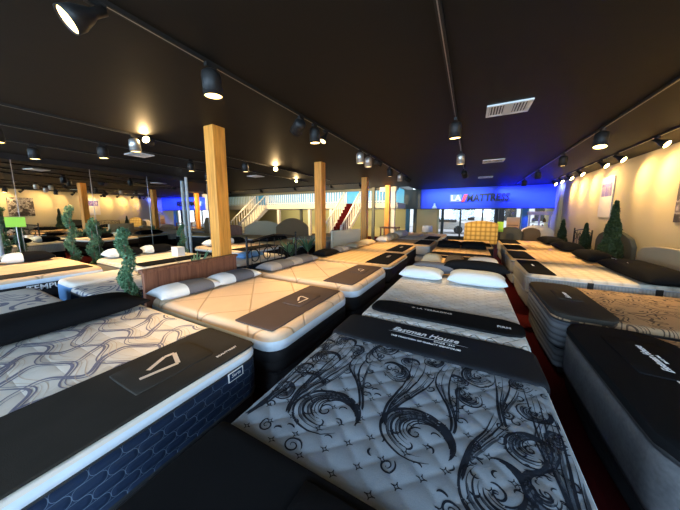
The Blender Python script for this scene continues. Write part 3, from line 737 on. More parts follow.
MB().box(-.03, .03, -.63, .70, .30, .93).build('panel', 'redwood', hb, bevel=.006)
MB().box(-.045, .045, -.65, .72, .93, .97).build('top_rail', 'redwood', hb, bevel=.006)
for s_ in (-1, 1): MB().box(-.035, .035, s_*.58-.035, s_*.58+.035, 0, .30).build('leg', 'redwood', hb)

# ---- main bed in the foreground
DX0, DX1, DY0, DY1 = -.97, .45, .18, 2.12
cxD, cyD = (DX0+DX1)/2, (DY0+DY1)/2
def hD(x, y):
    # quilted tufts
    u = (x/.0775+y/.0725)/2; v = (x/.0775-y/.0725)/2
    base = .0065*(abs(math.sin(PI*u))*abs(math.sin(PI*v)))**.5
    fine = .0004*math.sin((x*.4+y)*2*PI/.02)
    return base+fine-.004
def patD(mb, mats, hx, hy, H):
    i1 = len(mats); mats += ['ink', 'ink2']; rnd = random.Random(11)
    X0, X1, Y0, Y1 = -hx+.02, hx-.02, -hy+.1, hy-.1
    lift = [0.0008]
    def put(pts, w, mi, taper=.7, lead=.12):
        pts = [(x-cxD, y-cyD) for x, y in pts]
        seg = []
        for p in pts+[(9, 9)]:
            if X0 < p[0] < X1 and Y0 < p[1] < Y1: seg.append(p)
            else:
                if len(seg) > 3:
                    lift[0] += 1e-6; lz = lift[0]
                    ribbon(mb, seg, lambda t: w*(max(.02, math.sin(PI*min(1, max(0, t**taper))))**.6), lambda x, y: H+hD(x, y)+lz, mi)
                seg = []
    def arc(cx, cy, R, a0, a1, R1=None, w=.010, mi=None, sq=.8, rot=0, n=34, taper=.7):
        R1 = R if R1 is None else R1; P = []
        for i in range(n+1):
            t = i/n; a = a0+(a1-a0)*t; r = R+(R1-R)*t; x, y = r*math.cos(a), r*sq*math.sin(a)
            P.append((cx+x*math.cos(rot)-y*math.sin(rot), cy+x*math.sin(rot)+y*math.cos(rot)))
        put(P, w, i1 if mi is None else mi, taper)
    def volute(cx, cy, R, rot, sgn=1, sq=.85, rings=6, turns=1.15, w=.016):
        # bundle of thick-and-thin strokes sweeping round and closing on an eye
        nst = rings+1; st_ = -.5
        for k in range(nst):
            f = .04+.80*(k/(nst-1))**.85; a1 = (.88-.045*k)*2*PI+rnd.random()*.3; P = []
            for i in range(57):
                t = i/56; a = st_+.10*k+t*a1; r = R*(1-.03*k)*(1-f*(math.sin(t*PI*.5))**1.25)
                x, y = r*math.cos(a)+R*.07*k/nst*math.sin(t*PI), r*sq*math.sin(a)*sgn
                P.append((cx+x*math.cos(rot)-y*math.sin(rot), cy+x*math.sin(rot)+y*math.cos(rot)))
            put(P, w*(1.1 if k in (0, 2, 4) else .45), i1, .6)
            if k in (1, 3): put([(cx+(x-cx)*.95, cy+(y-cy)*.95) for x, y in P[14:48]], w*1.1, i1+1, .8)
        for q in range(6):                      # commas inside and around
            a = rot+q*1.05+.3; arc(cx+R*.50*math.cos(a), cy+R*.50*sq*math.sin(a), R*.17, a, a+2.8, R*.07, w*.55, i1, .9, 0, 18)
            arc(cx+R*1.08*math.cos(a+.4), cy+R*1.08*sq*math.sin(a+.4), R*.13, a+2, a+4.4, R*.10, w*.45, i1, .9, 0, 16)
        curl(cx, cy, R*.24, rot+1, sgn, 1.3, .009)
    def plume(p0, p1, p2, p3, n=5, spread=.05, w=.013, tip=.4):
        # near-parallel flowing strokes that part and meet again
        for k in range(n):
            o = (k-(n-1)/2)/(n-1)*2; P = []
            for i in range(45):
                t = i/44; a = (1-t)**3; b_ = 3*t*(1-t)**2; c_ = 3*t*t*(1-t); d_ = t**3
                x = a*p0[0]+b_*p1[0]+c_*p2[0]+d_*p3[0]; y = a*p0[1]+b_*p1[1]+c_*p2[1]+d_*p3[1]
                s_ = spread*(1.25*math.sin(PI*t*.72)+.12); P.append((x+o*s_*.9+.012*math.sin(t*6+k), y+o*s_*.5*t+.03*math.sin(t*7+k)*t))
            put(P[:-1-k*2], w*(1.05 if k % 2 == 0 else .45), i1, .5); put([(x+.008, y-.008) for x, y in P[8:30]], w*.8, i1+1, .8) if k % 2 else None
        for k in range(5):
            i_ = 8+k*8; x, y = P[i_]; curl(x+.022*(-1)**k, y, .028, k*2, (-1)**k, 1.1, .008)
    def curl(cx, cy, R, rot, sgn=1, turns=1.6, w=.009):
        arc(cx, cy, R, 0, sgn*turns*2*PI, R*.10, w, None, .9, rot, 44, .5)
    def rose(cx, cy, R, rot, sgn=1):
        for k in range(4): arc(cx, cy, R*(1-.22*k), sgn*(k*1.1), sgn*(k*1.1+4.6), R*(.86-.22*k), .010*R/.08, None, .8, rot)
        curl(cx, cy, R*.34, rot, sgn, 1.4, .006)
        for q in range(4):
            a = rot+q*.5; arc(cx+R*1.15*math.cos(a), cy+R*.95*math.sin(a), R*.5, a-.9, a+.9, R*.55, .007, i1 if q % 2 else i1+1, .8, 0)
    def stem(p0, p1, p2, p3, w=.013, side=1, leaves=5, off=.0, mi=None):
        P = []
        for i in range(41):
            t = i/40; a = (1-t)**3; b_ = 3*t*(1-t)**2; c_ = 3*t*t*(1-t); d_ = t**3
            P.append((a*p0[0]+b_*p1[0]+c_*p2[0]+d_*p3[0], a*p0[1]+b_*p1[1]+c_*p2[1]+d_*p3[1]))
        put(P, w, i1 if mi is None else mi)
        put([(x+.016*side, y+.006) for x, y in P[3:-3]], w*.45, i1+1); put([(x-.013*side, y-.008) for x, y in P[5:-5]], w*.4, i1)
        for q in range(leaves):
            i = 4+int(q*32/leaves); x, y = P[i]; dx, dy = P[i+1][0]-x, P[i+1][1]-y; a = math.atan2(dy, dx)
            for s_ in (1, -1):
                arc(x+.03*math.cos(a+s_*1.2), y+.03*math.sin(a+s_*1.2), .035, a+s_*2.6, a-s_*.6, .022, .008, i1, .75, 0, 18)
    # large volutes
    volute(-.595, .965, .175, .3, 1, .80, 7); volute(-.165, 1.045, .165, .0, 1, .86, 7)
    volute(.145, .935, .150, 1.2, -1, .85, 6); volute(-.50, 1.70, .11, 2.0, -1, .8, 5, w=.012); volute(.10, 1.63, .11, 1.2, 1, .8, 5, w=.012)
    volute(-.83, 1.36, .10, .5, 1, .8, 5, w=.011); volute(-.36, 1.44, .10, 2.4, -1, .8, 5, w=.011); volute(.285, 1.19, .10, .6, 1, .85, 6, w=.012)
    volute(.30, 1.01, .085, 1.6, 1, .85, 5, w=.011); volute(.34, 1.44, .075, .2, -1, .85, 5, w=.010); volute(.05, 1.41, .075, 2, 1, .85, 5, w=.010)
    volute(-.88, .98, .07, 2, -1, .85, 5, w=.009); volute(-.80, 1.62, .08, 0, 1, .8, 5, w=.010); volute(-.16, 1.66, .07, 1, -1, .8, 5, w=.009); volute(.32, 1.66, .07, 1, 1, .8, 5, w=.009); volute(.38, .84, .06, 0, 1, .85, 5, w=.009)
    volute(-.93, 1.52, .07, 1, 1, .8, 5, w=.009); volute(-.68, 1.56, .06, 2.2, -1, .8, 5, w=.009); volute(-.90, 1.20, .06, .7, 1, .8, 5, w=.009); volute(-.30, 1.58, .06, .4, 1, .8, 5, w=.009); volute(.0, 1.53, .05, 2.6, -1, .8, 4, w=.008); volute(.40, 1.30, .05, .9, 1, .85, 4, w=.008); volute(.22, .78, .06, .3, -1, .85, 4, w=.009)
    plume((-.52, 1.72), (-.62, 1.60), (-.55, 1.5), (-.44, 1.42), 4, .03, w=.010); plume((-.93, 1.30), (-.84, 1.45), (-.95, 1.6), (-.86, 1.76), 4, .03, w=.010); plume((.25, 1.08), (.42, 1.12), (.30, 1.3), (.42, 1.42), 5, .03, w=.010)
    # plumes flowing away from the volutes
    plume((-.76, .86), (-.86, 1.10), (-.60, 1.30), (-.76, 1.78), 6, .055); plume((-.44, 1.05), (-.52, 1.30), (-.66, 1.35), (-.56, 1.60), 4, .04)
    plume((-.31, 1.02), (-.36, 1.25), (-.10, 1.35), (-.26, 1.72), 5, .05); plume((-.02, 1.12), (.02, 1.30), (-.14, 1.45), (-.02, 1.72), 4, .04)
    plume((.02, .92), (.05, 1.15), (.18, 1.18), (.20, 1.36), 4, .03); plume((.41, .76), (.33, 1.05), (.42, 1.3), (.36, 1.72), 6, .035)
    plume((-.94, .76), (-.86, .95), (-.96, 1.2), (-.90, 1.70), 5, .04); plume((.20, 1.28), (.16, 1.45), (.30, 1.52), (.22, 1.74), 4, .035); plume((-.70, 1.12), (-.76, 1.2), (-.90, 1.2), (-.93, 1.10), 4, .03)
    for cx, cy, r_, ro, s_ in ((-.625, .735, .045, 0, 1), (-.235, .845, .036, 1, -1), (-.80, .76, .038, 2, 1), (.0, .80, .034, 0, 1), (.22, 1.36, .03, 1, -1), (-.47, 1.24, .032, 0, -1), (.40, 1.28, .03, 1, 1), (-.66, 1.50, .034, 1, 1)):
        curl(cx, cy, r_, ro, s_, 1.7, .008)
    for cx, cy, a in ((-.70, .80, .4), (-.74, .76, .9), (-.30, .86, 2.2), (-.04, .83, .2), (.0, 1.25, 1.1), (.02, 1.28, 1.4), (.04, 1.31, 1.7), (-.40, 1.18, .6), (-.42, 1.21, .9)):
        arc(cx, cy, .03, a, a+2.2, .012, .010, i1, .8, 0, 14)
    # small stitched stars in the open ground between the swirls
    for iu in range(-11, 12):
        for iv in range(-12, 13):
            if (iu+iv) % 2: continue
            x, y = iu*.0775, iv*.0725
            if X0+.03 < x < X1-.03 and Y0 < y < Y1:
                C4 = [(.021, 0), (0, .017), (-.021, 0), (0, -.017)]
                for q in range(4):
                    (ax, ay), (bx_, by_) = C4[q], C4[(q+1) % 4]
                    P = [(x+ax*(1-t)+bx_*t-(ax+bx_)*.62*t*(1-t)*2*.9, y+ay*(1-t)+by_*t-(ay+by_)*.62*t*(1-t)*2*.9) for t in [k/6 for k in range(7)]]
                    ribbon(mb, P, lambda t: .0035, lambda a, b: H+hD(a, b)+.0007, i1)
mtD = bed(DX0, DX1, DY0, DY1, 'swirl', 'blue-grey mattress with dark scroll pattern in the centre foreground', 'dark box spring under the scroll patterned mattress in the foreground', hf=hD, n=(150, 200), extra=patD, corner=.05)
# near cover with folded panel
fc = strip(DX0-.02, DX1+.02, DY0-.02, .675, 'cloth_black', 'black cover across the near end of the scroll patterned mattress', z=BZ+.006, th=.014, r=.03, hf=wrinkle(.002), n=(24, 12), name='head_cover', cat='mattress cover')
flap(fc, .62, .40, 'cloth_black', .09, .02, .015)
# far cover draped over the end and the sides
dr = slab_mb((DX1-DX0)/2+.022, .225, .10, .07, .03, (30, 12), wrinkle(.003, 2), [(1, 0)], seam=.004, bottom=False).build('foot_cover', ['cloth_slate'], smooth=True)
dr.location = (cxD, DY1+.016-.225, BZ-.09); tag(dr, 'slate grey foot cover with white script logo draped over the scroll patterned mattress', 'foot cover', 'foot covers on the beds')
lg = text_obj('printed_logo', 'Eastman House', .088, (-.02, .075, .1075), (0, 0, 0), 'print_white', dr, shear=.35, bold=.0012, sx=.92)
mbx = MB(); ribbon(mbx, [(-.29, .015), (-.20, .028), (-.05, .018), (.12, .024), (.30, .020)], lambda t: .008*(.3+math.sin(PI*t)), lambda x, y: .1085, 0); mbx.build('logo_underline', 'print_white', dr)
text_obj('printed_line', 'SINCE 1866', .030, (.14, -.003, .1075), (0, 0, 0), 'print_white', dr)
text_obj('printed_line', 'THE TRADITION OF QUALITY CONTINUES', .0265, (0, -.047, .1075), (0, 0, 0), 'print_white', dr, bold=.0008)

# ---- V: white wave mattress behind
VX0, VX1, VY0, VY1 = -.93, .47, 2.16, 4.28
mtV = bed(VX0, VX1, VY0, VY1, 'wave', 'white wave-quilted mattress in the centre, just beyond the scroll patterned one', 'black box spring under the white wave-quilted mattress', hf=lambda x, y: .005*math.sin(x*14)*math.sin(y*14), n=(60, 60), corner=.08)
fc = strip(VX0+.05, VX1-.01, 2.29, 2.62, 'cloth_black', 'black foot cover with small beige logo on the white wave-quilted mattress', z=BZ+.004, th=.02, r=.12)
text_obj('printed_logo', '\u25C6 LA TERRADINE'.replace('\u25C6 ', ''), .05, (-.06, .065, .0215), (0, 0, 0), 'print_beige', fc)
text_obj('printed_line', 'FIRM', .05, (.52, -.03, .0215), (0, 0, 0), 'print_white', fc, bold=.001)
MB().add([(-.28, .065, .022), (-.26, .045, .022), (-.24, .065, .022), (-.26, .085, .022)], [(0, 1, 2, 3)]).build('logo_mark', 'print_beige', fc)
pillow(-.62, 3.88, BZ+.01, .31, .20, .095, .02, 'pillow_white', 'smooth white pillow on the left of the wave-quilted mattress', seed=4)
pillow(.12, 3.86, BZ+.01, .36, .21, .11, -.03, 'pillow_white', 'textured white pillow on the right of the wave-quilted mattress', seed=5)
pillow(-.50, 4.18, BZ+.04, .34, .14, .10, .02, 'pillow_grey', 'grey pillow behind the smooth white pillow', seed=6)
pillow(.10, 4.19, BZ+.10, .44, .12, .11, -.02, 'cloth_black', 'black pillow cover behind the textured white pillow', seed=7, name='pillow_cover', cat='pillow cover')

# ---- centre column continues away from the camera
bed(-.90, .48, 4.38, 6.20, 'tanwht', 'tan-topped white sided mattress carrying three display cushions in the centre', 'box spring under the centre mattress with display cushions', base='side_cream')
for x, y, hx_, c_, lab in ((-.62, 5.05, .18, 'beige_fab', 'small beige display cushion, left of three'), (-.22, 5.05, .17, 'brown_fab', 'small brown display cushion, middle of three'), (.24, 5.04, .26, 'cream_top', 'larger cream display cushion, right of three')):
    pillow(x, y, BZ, hx_, .14, .13, 0, c_, lab, n=12)
strip(-.88, .46, 5.85, 6.15, 'cloth_black', 'black foot cover on the mattress with three display cushions', z=BZ+.003)
bed(-.88, .50, 6.25, 8.15, 'tanblk', 'tan mattress in the centre row with two black covered pillows', 'black box spring under the tan mattress with two black pillows')
for x, lab in ((-.52, 'black covered pillow, left of the pair at the centre row'), (.12, 'black covered pillow, right of the pair at the centre row')):
    p = pillow(x, 7.85, BZ+.02, .32, .17, .10, 0, 'cloth_black', lab, tiltx=.35, n=14); text_obj('printed_logo', 'SERTA', .07, (0, -.06, .150), (0, 0, 0), 'print_beige', p)
strip(-.86, .48, 6.30, 6.70, 'cloth_black', 'black foot cover on the tan mattress with two black pillows', z=BZ+.003)
bed(-.75, .65, 8.35, 10.2, 'dark', 'dark sided mattress before the yellow tufted headboard', 'black box spring before the yellow tufted headboard')
strip(-.7, .6, 8.4, 9.3, 'cloth_black', 'wide black cover on the mattress before the yellow headboard', z=BZ+.003)
bed(-1.9, -.95, 11.3, 12.8, 'tanbl2', 'small dark sided mattress left of the yellow tufted headboard', 'dark box spring left of the yellow tufted headboard')
# yellow tufted headboard
def arched_mb(w_, z0, z1, th, rise, n=24, shoulder=.0):
    mb = MB(); prof = []
    for i in range(n+1):
        u = -1+2*i/n; k = rise*(math.cos(u*PI/2)**.8 if abs(u) < 1 else 0)
        prof.append((u*w_/2, z1-rise+k-(shoulder*max(0, abs(u)-.86)/.14)))
    vs = []
    for y in (-th/2, th/2): vs += [(x, y, z) for x, z in prof]+[(x, y, z0) for x, z in prof]
    m = n+1; fs = []; us = []
    for i in range(n):
        for f in ((i+m, i+1+m, i+1, i), (2*m+i, 2*m+i+1, 3*m+i+1, 3*m+i), (i, i+1, 2*m+i+1, 2*m+i), (m+i+1, m+i, 3*m+i, 3*m+i+1)): fs.append(f); us.append([(vs[k][0], vs[k][2]) for k in f])
    for f in ((0, 2*m, 3*m, m), (n, m+n, 3*m+n, 2*m+n)): fs.append(f); us.append([(vs[k][1], vs[k][2]) for k in f])
    return mb.add(vs, fs, 0, us)
def headboard(x, y, w_, z1, rise, m, lab, rz=0, z0=.2, shoulder=0, legs=True):
    t = thing('headboard', lab, 'headboard', (x, y, 0), rz)
    arched_mb(w_, z0, z1, .09, rise, shoulder=shoulder).build('upholstered_panel', m, t, bevel=.02)
    for s_ in (-1, 1): MB().box(s_*w_*.4-.03, s_*w_*.4+.03, -.025, .025, 0, z0+.02).build('leg', 'black', t)
    return t
headboard(.36, 10.62, 1.10, 1.36, .10, 'yellow_fab', 'yellow tufted upholstered headboard at the far end of the centre row', z0=.5)

# ---- left row away from the camera
mL3 = bed(-3.30, -1.31, 2.92, 4.35, 'white', 'white edged tan mattress behind the nearest timber pillar, with grey pillows', 'black box spring under the tan mattress with grey pillows', n=(24, 20), corner=.16)
fc = strip(-1.88, -1.39, 2.99, 4.28, 'cloth_brown', 'taupe foot cover on the mattress with grey pillows', z=BZ+.003)
flap(fc, .26, .4, 'cloth_brown', 0, .2, .011); puff_logo(fc, 'print_beige', .15, 0, .2, .0215, math.radians(85))
pillow(-3.05, 3.35, BZ, .36, .20, .085, math.radians(88), 'pillow_grey_lt', 'light grey pillow nearer the metal scroll headboard end', (-.3, .6), 'pillow_grey', 8)
pillow(-3.02, 3.98, BZ, .36, .20, .085, math.radians(88), 'pillow_grey_lt', 'light grey pillow farther along, near the second pillar', (-.5, .5), 'pillow_grey', 9)
bed(-3.25, -1.30, 4.50, 6.02, 'tanblk', 'tan mattress with dark side in the left row, with a black and a grey pillow', 'black box spring under the tan dark sided mattress of the left row')
fc = strip(-1.85, -1.36, 4.56, 5.96, 'cloth_black', 'black foot cover on the tan mattress just past the grey pillowed one', z=BZ+.003); text_obj('printed_logo', 'SERTA', .09, (0, .15, .012), (0, 0, PI/2), 'print_beige', fc, shear=.3)
pillow(-3.0, 4.95, BZ, .32, .18, .09, math.radians(88), 'cloth_black', 'black pillow before the second timber pillar', seed=10); pillow(-2.96, 5.60, BZ, .30, .18, .085, math.radians(88), 'pillow_grey', 'dark grey pillow beside the second timber pillar', (-.4, .4), 'pillow_grey_lt', 11)
bed(-3.2, -1.42, 6.2, 7.75, 'tanblk', 'tan mattress with dark side, second past the grey pillowed one', 'black box spring under the second dark sided tan mattress of the left row')
fc = strip(-1.95, -1.5, 6.26, 7.7, 'cloth_black', 'black foot cover near the third timber pillar', z=BZ+.003); text_obj('printed_logo', 'SERTA', .09, (0, .1, .012), (0, 0, PI/2), 'print_beige', fc, shear=.3)
pillow(-2.95, 6.55, BZ, .36, .2, .09, math.radians(88), 'taupe_fab', 'taupe pillow left of the third timber pillar', seed=12, n=14); pillow(-2.9, 7.3, BZ, .3, .2, .1, math.radians(88), 'beige_fab', 'beige pillow right of the third timber pillar', seed=13, n=14)
bed(-2.9, -1.05, 8.0, 9.5, 'tanwht', 'tan mattress with pale grey side, past the third timber pillar', 'pale box spring past the third timber pillar', base='side_rib')
strip(-1.6, -1.1, 8.05, 9.45, 'cloth_black', 'black foot cover past the third timber pillar', z=BZ+.003)
pillow(-2.65, 8.35, BZ, .34, .2, .13, math.radians(88), 'cream_top', 'cream pillow leaning at the pale sided mattress', seed=14, n=14, tilty=0); pillow(-2.6, 9.1, BZ, .3, .2, .15, math.radians(88), 'beige_fab', 'plump beige pillow on the pale sided mattress', seed=15, n=14)
bed(-2.9, -1.0, 9.7, 11.2, 'crmrib', 'cream mattress farthest but one in the left row', 'pale box spring of the farthest but one left row mattress', base='side_rib')
strip(-1.55, -1.05, 9.75, 11.15, 'cloth_black', 'black foot cover farthest but one in the left row', z=BZ+.003)
pillow(-2.6, 10.4, BZ, .5, .22, .17, math.radians(88), 'cream_top', 'cream bolster near the far white columns', seed=16, n=14)
bed(-3.1, -2.05, 11.5, 13.0, 'tanbl2', 'farthest mattress of the left row, by the white columns', 'box spring of the farthest left row mattress')

# metal scroll headboard
def scroll_headboard(x, y, L, z1, rz, lab, scale=1.0):
    t = thing('metal_headboard', lab, 'headboard', (x, y, 0), rz)
    for s_ in (0, 1): MB().tube([(s_*L, 0, 0), (s_*L, 0, z1)], .02, 8).lathe([(0, 0), (.022, .01), (.022, .03), (0, .045)], 10, origin=(s_*L, 0, z1)).build('post', 'blackmetal', t)
    MB().tube([(0, 0, z1-.06), (L*.25, 0, z1-.01), (L*.5, 0, z1+.03), (L*.75, 0, z1-.01), (L, 0, z1-.06)], .016, 8).build('top_rail', 'blackmetal', t)
    MB().tube([(0, 0, .62), (L, 0, .62)], .009, 8).build('bottom_rail', 'blackmetal', t)
    for k in range(7):
        xx = L*(k+.5)/7; MB().tube([(xx, 0, .3), (xx, 0, z1-.03)], .006, 6).build('spindle', 'blackmetal', t)
    for k in range(4):
        cx_ = L*(k+.5)/4; pts = []
        for i in range(30):
            a = i/29*2.2*PI; r_ = .17*(1-i/29*.75)*(1); pts.append((cx_+(1 if k % 2 else -1)*r_*math.cos(a), .012, .86+r_*math.sin(a)))
        MB().tube(pts, .010, 6).build('scroll', 'blackmetal', t)
scroll_headboard(-3.42, 2.98, 1.36, 1.20, PI/2, 'black metal scroll headboard between the first and second timber pillars')

# ---- right row
mR1 = bed(.80, 2.75, 1.38, 2.86, 'mottle', 'mottled grey sided mattress at the right frame edge, nearest on the right', 'dark box spring under the mattress at the right frame edge', n=(30, 24), corner=.2)
fc = strip(.792, 1.42, 1.372, 2.868, 'cloth_black', 'black foot cover with white script logo panel on the nearest right mattress', z=BZ-.034, th=.052, r=.2)
flap(fc, .34, .52, 'cloth_black', .04, .24, .051); text_obj('printed_logo', 'Eastman House', .062, (.04, .24, .0615), (0, 0, PI/2), 'print_white', fc, shear=.35, bold=.0012, sx=.9)
text_obj('printed_line', 'SINCE 1866', .022, (.085, .24, .0615), (0, 0, PI/2), 'print_white', fc)
cdp = thing('price_card', 'white price card lying at the right frame edge on the nearest right mattress', 'card', (1.20, 2.02, BZ+.0185)); MB().box(-.07, .07, -.11, .11, 0, .003).build('paper', 'print_white', cdp)
mR2 = bed(.80, 2.85, 3.05, 4.38, 'floral', 'grey rolled-side mattress with brown scroll pattern, second in the right row', 'grey box spring under the brown scroll patterned mattress', n=(30, 24), corner=.14, base='side_grey')
fc = strip(.792, 1.30, 3.042, 4.388, 'cloth_char', 'charcoal foot cover with small white logo on the brown scroll patterned mattress', z=BZ-.03, th=.045, r=.145)
flap(fc, .22, .36, 'cloth_char', .02, .06, .044); text_obj('printed_logo', 'Eastman', .07, (.02, .06, .0545), (0, 0, PI/2), 'print_white', fc, shear=.35)
MB().box(-.05, .05, -.68, -.655, -.30, -.005).build('handle', 'piping', mR2).location = (-.05, 0, .3)
pillow(2.45, 3.7, BZ, .62, .2, .11, PI/2, 'cloth_black', 'long black pillow cover at the head of the brown scroll patterned mattress', seed=20, name='pillow_cover', cat='pillow cover')
mR3 = bed(.88, 2.80, 4.95, 6.38, 'crmrib', 'cream mattress with white ribbed side, third in the right row', 'white box spring under the third right row mattress', n=(20, 16), base='side_rib', corner=.14)
fc = strip(.91, 1.28, 5.0, 6.33, 'cloth_black', 'black foot cover with tiny logo on the third right row mattress', z=BZ+.004); text_obj('printed_logo', 'Eastman', .06, (.0, .1, .0125), (0, 0, PI/2), 'print_white', fc, shear=.35)
for xx in (-.18, .52): MB().box(xx-.035, xx+.035, -.728, -.718, .06, .27).build('handle', 'piping', mR3)
p = pillow(2.42, 5.52, BZ, .80, .27, .135, PI/2, 'cloth_black', 'long black pillow cover with white logo before the beige headboard', seed=21, name='pillow_cover', cat='pillow cover', n=26)
text_obj('printed_logo', 'Eastman House', .10, (.30, .13, .195), (.55, 0, 0), 'print_white', p, shear=.3)
bed(.86, 2.62, 6.50, 7.85, 'tanwht', 'tan mattress with pale side, fourth in the right row', 'pale box spring of the fourth right row mattress', base='side_rib')
strip(.89, 1.3, 6.55, 7.8, 'cloth_black', 'black foot cover on the fourth right row mattress', z=BZ+.004)
pillow(2.34, 7.05, BZ, .48, .22, .13, PI/2, 'cloth_black', 'long black pillow cover at the foot of the tall topiary', seed=22, name='pillow_cover', cat='pillow cover')
bed(.92, 2.62, 8.05, 9.35, 'tanwht', 'tan mattress with pale side, fifth in the right row', 'pale box spring of the fifth right row mattress', base='side_rib')
strip(.95, 1.4, 8.1, 9.3, 'cloth_black', 'black foot cover on the fifth right row mattress', z=BZ+.004)
pillow(2.36, 8.75, BZ, .62, .22, .13, PI/2, 'cloth_black', 'long black pillow cover on the fifth right row mattress', seed=23, name='pillow_cover', cat='pillow cover', n=14)
bed(.95, 2.68, 9.6, 11.0, 'tanwht', 'farthest tan mattress of the right row', 'pale box spring of the farthest right row mattress', base='side_rib')
strip(.98, 1.5, 9.65, 10.95, 'cloth_black', 'black foot cover on the farthest right row mattress', z=BZ+.004)
pillow(2.36, 10.3, BZ, .66, .24, .14, PI/2, 'cloth_black', 'long black pillow cover on the farthest right row mattress', seed=24, name='pillow_cover', cat='pillow cover', n=14)
headboard(3.0, 6.12, 1.75, 1.07, .10, 'beige_fab', 'wide beige upholstered headboard against the cream wall at the right frame edge', rz=PI/2, shoulder=.08)
headboard(3.28, 8.80, 1.85, 1.22, .24, 'green_fab', 'dark olive rounded headboard behind the tall topiary', rz=PI/2, shoulder=.1)
scroll_headboard(3.22, 9.95, 1.4, 1.10, PI/2, 'black metal headboard beside the second small topiary on the right')
headboard(2.45, 12.75, 1.1, 1.15, .22, 'cream_top', 'pale arched headboard near the blue wall corner', shoulder=.05)
headboard(1.42, 11.75, .80, 1.10, .12, 'green_fab', 'dark rounded headboard right of the banner', shoulder=.1)
headboard(2.12, 11.95, .60, 1.08, .12, 'brown_fab', 'dark headboard between the olive rounded one and the pale arched one', shoulder=.1)

# ---- second left row and beds by the mirrors
bed(-5.1, -3.8, -1.05, .90, 'navy3', 'navy edged mattress with cream patterned top behind the long black pillow cover', 'navy box spring behind the left foreground bed', z=.68)
strip(-5.0, -4.3, .10, .18, 'cloth_black', 'thin dark line cover on the navy edged mattress', z=.683) if False else None
bed(-5.35, -3.98, 1.18, 1.86, 'blue', 'light blue sided mattress behind the brown headboard', 'blue box spring behind the brown headboard', z=.70, base='side_ltblue') if False else None
bed(-4.72, -3.88, 1.10, 1.95, 'navy3', 'navy sided mattress with cream top behind the brown headboard', 'navy box spring behind the brown headboard', z=.66)
bed(-5.42, -4.78, 1.15, 1.98, 'blue', 'light blue sided mattress left of the nearest spiral topiary', 'light blue box spring left of the nearest spiral topiary', z=.68, base='side_ltblue') 
mB1 = bed(-7.65, -5.52, -.4, 1.75, 'tanbl2', 'large black sided mattress with tan top and white piping at far left', 'black box spring under the large black sided mattress at far left', z=.74, n=(20, 20))
text_obj('printed_logo', 'TEMPUR', .11, (1.078, .42, .16), (PI/2, 0, PI/2), 'print_white', mB1, bold=.002)
strip(-5.98, -5.62, -.3, 1.65, 'cloth_char', 'thin charcoal foot cover on the large black sided mattress', z=.744)
for y_, lab in ((.0, 'white pillow with black cover band, nearest on the far left bed'), (.62, 'black covered pillow in the middle of the far left bed'), (1.25, 'white and black pillow, farthest on the far left bed')):
    pillow(-7.3, y_, .75, .32, .18, .11, PI/2, 'pillow_white', lab, (-.2, .95), 'cloth_black', int(y_*10)+30, n=14)
mD0 = bed(-6.95, -4.97, 2.03, 3.5, 'crmrib', 'rounded pale mattress with a tan top left of the nearest spiral topiary', 'pale box spring under the rounded pale mattress', z=.70, base='side_black', corner=.25)
strip(-5.5, -5.05, 2.13, 3.4, 'cloth_black', 'black foot cover on the rounded pale mattress', z=.704)
for y_, lab in ((2.45, 'black and white pillow, nearer on the rounded pale mattress'), (3.1, 'black and white pillow, farther on the rounded pale mattress')):
    pillow(-6.65, y_, .71, .32, .18, .12, PI/2, 'pillow_white', lab, (-.4, .9), 'cloth_black', int(y_*10), n=14)
bed(-7.1, -5.1, 4.25, 5.7, 'tanbl2', 'tan mattress with black foot cover, second beyond the topiary toward the mirrors', 'black box spring second beyond the topiary', z=.68)
strip(-5.6, -5.1, 4.3, 5.65, 'cloth_black', 'black foot cover left of the nearest timber pillar', z=.684)
for y_, lab in ((4.65, 'black and white pillow, nearer of two left of the pillar'), (5.3, 'black and white pillow, farther of two left of the pillar')): pillow(-6.65, y_, .69, .32, .18, .12, PI/2, 'pillow_white', lab, (-.4, .9), 'cloth_black', int(y_*10), n=14)
for (a, b2, c_, d_, st_, lab) in ((-6.6, -4.7, 6.0, 7.4, 'tanblk', 'dark sided tan mattress seen through the metal scroll headboard'), (-6.5, -4.6, 7.6, 9.0, 'crmrib', 'pale sided mattress seen between the first two timber pillars'),
                      (-4.9, -3.9, 3.2, 4.6, 'navy2', 'navy sided mattress directly behind the metal scroll headboard'), (-6.6, -4.8, 9.4, 10.6, 'tanwht', 'pale mattress before the foot of the red stairs'), (-9.4, -7.6, 6.9, 8.1, 'tanblk', 'mattress just beyond the mirrored wall'), (-9.6, -7.8, 9.6, 10.6, 'crmrib', 'pale mattress between the two staircases')):
    bed(a, b2, c_, d_, st_, lab, 'box spring of the '+lab)
pillow(-6.3, 6.7, BZ, .55, .2, .13, PI/2, 'cloth_black', 'black bolster seen through the metal scroll headboard', n=14)
pillow(-4.4, 3.9, BZ, .3, .16, .08, PI/2, 'side_ltblue', 'light blue pillow seen through the metal scroll headboard', n=14)
headboard(-8.9, 8.85, 1.9, 1.28, .34, 'taupe_fab', 'light taupe arched headboard below the left stairs', rz=.5)
headboard(-7.35, 9.1, 1.5, 1.42, .42, 'brown_fab', 'dark brown arched headboard right of the taupe one', rz=.6)
headboard(-10.6, 8.4, .9, 1.05, .1, 'redwood', 'reddish headboard just right of the nearest timber pillar', rz=.9)
M_['cream_paint'] = mat('cream_paint', (.72, .66, .50), .6)
hb = thing('white_headboard', 'white slatted headboard at the foot of the red stairs', 'headboard', (-3.6, 7.25, 0), math.radians(75)); MB().box(-.7, .7, -.04, .04, 0.2, 1.10).build('panel', 'cream_paint', hb, bevel=.01)
for k in range(5): MB().box(-.66, .66, -.055, -.04, .32+k*.15, .335+k*.15).build('rail', 'cream_paint', hb)
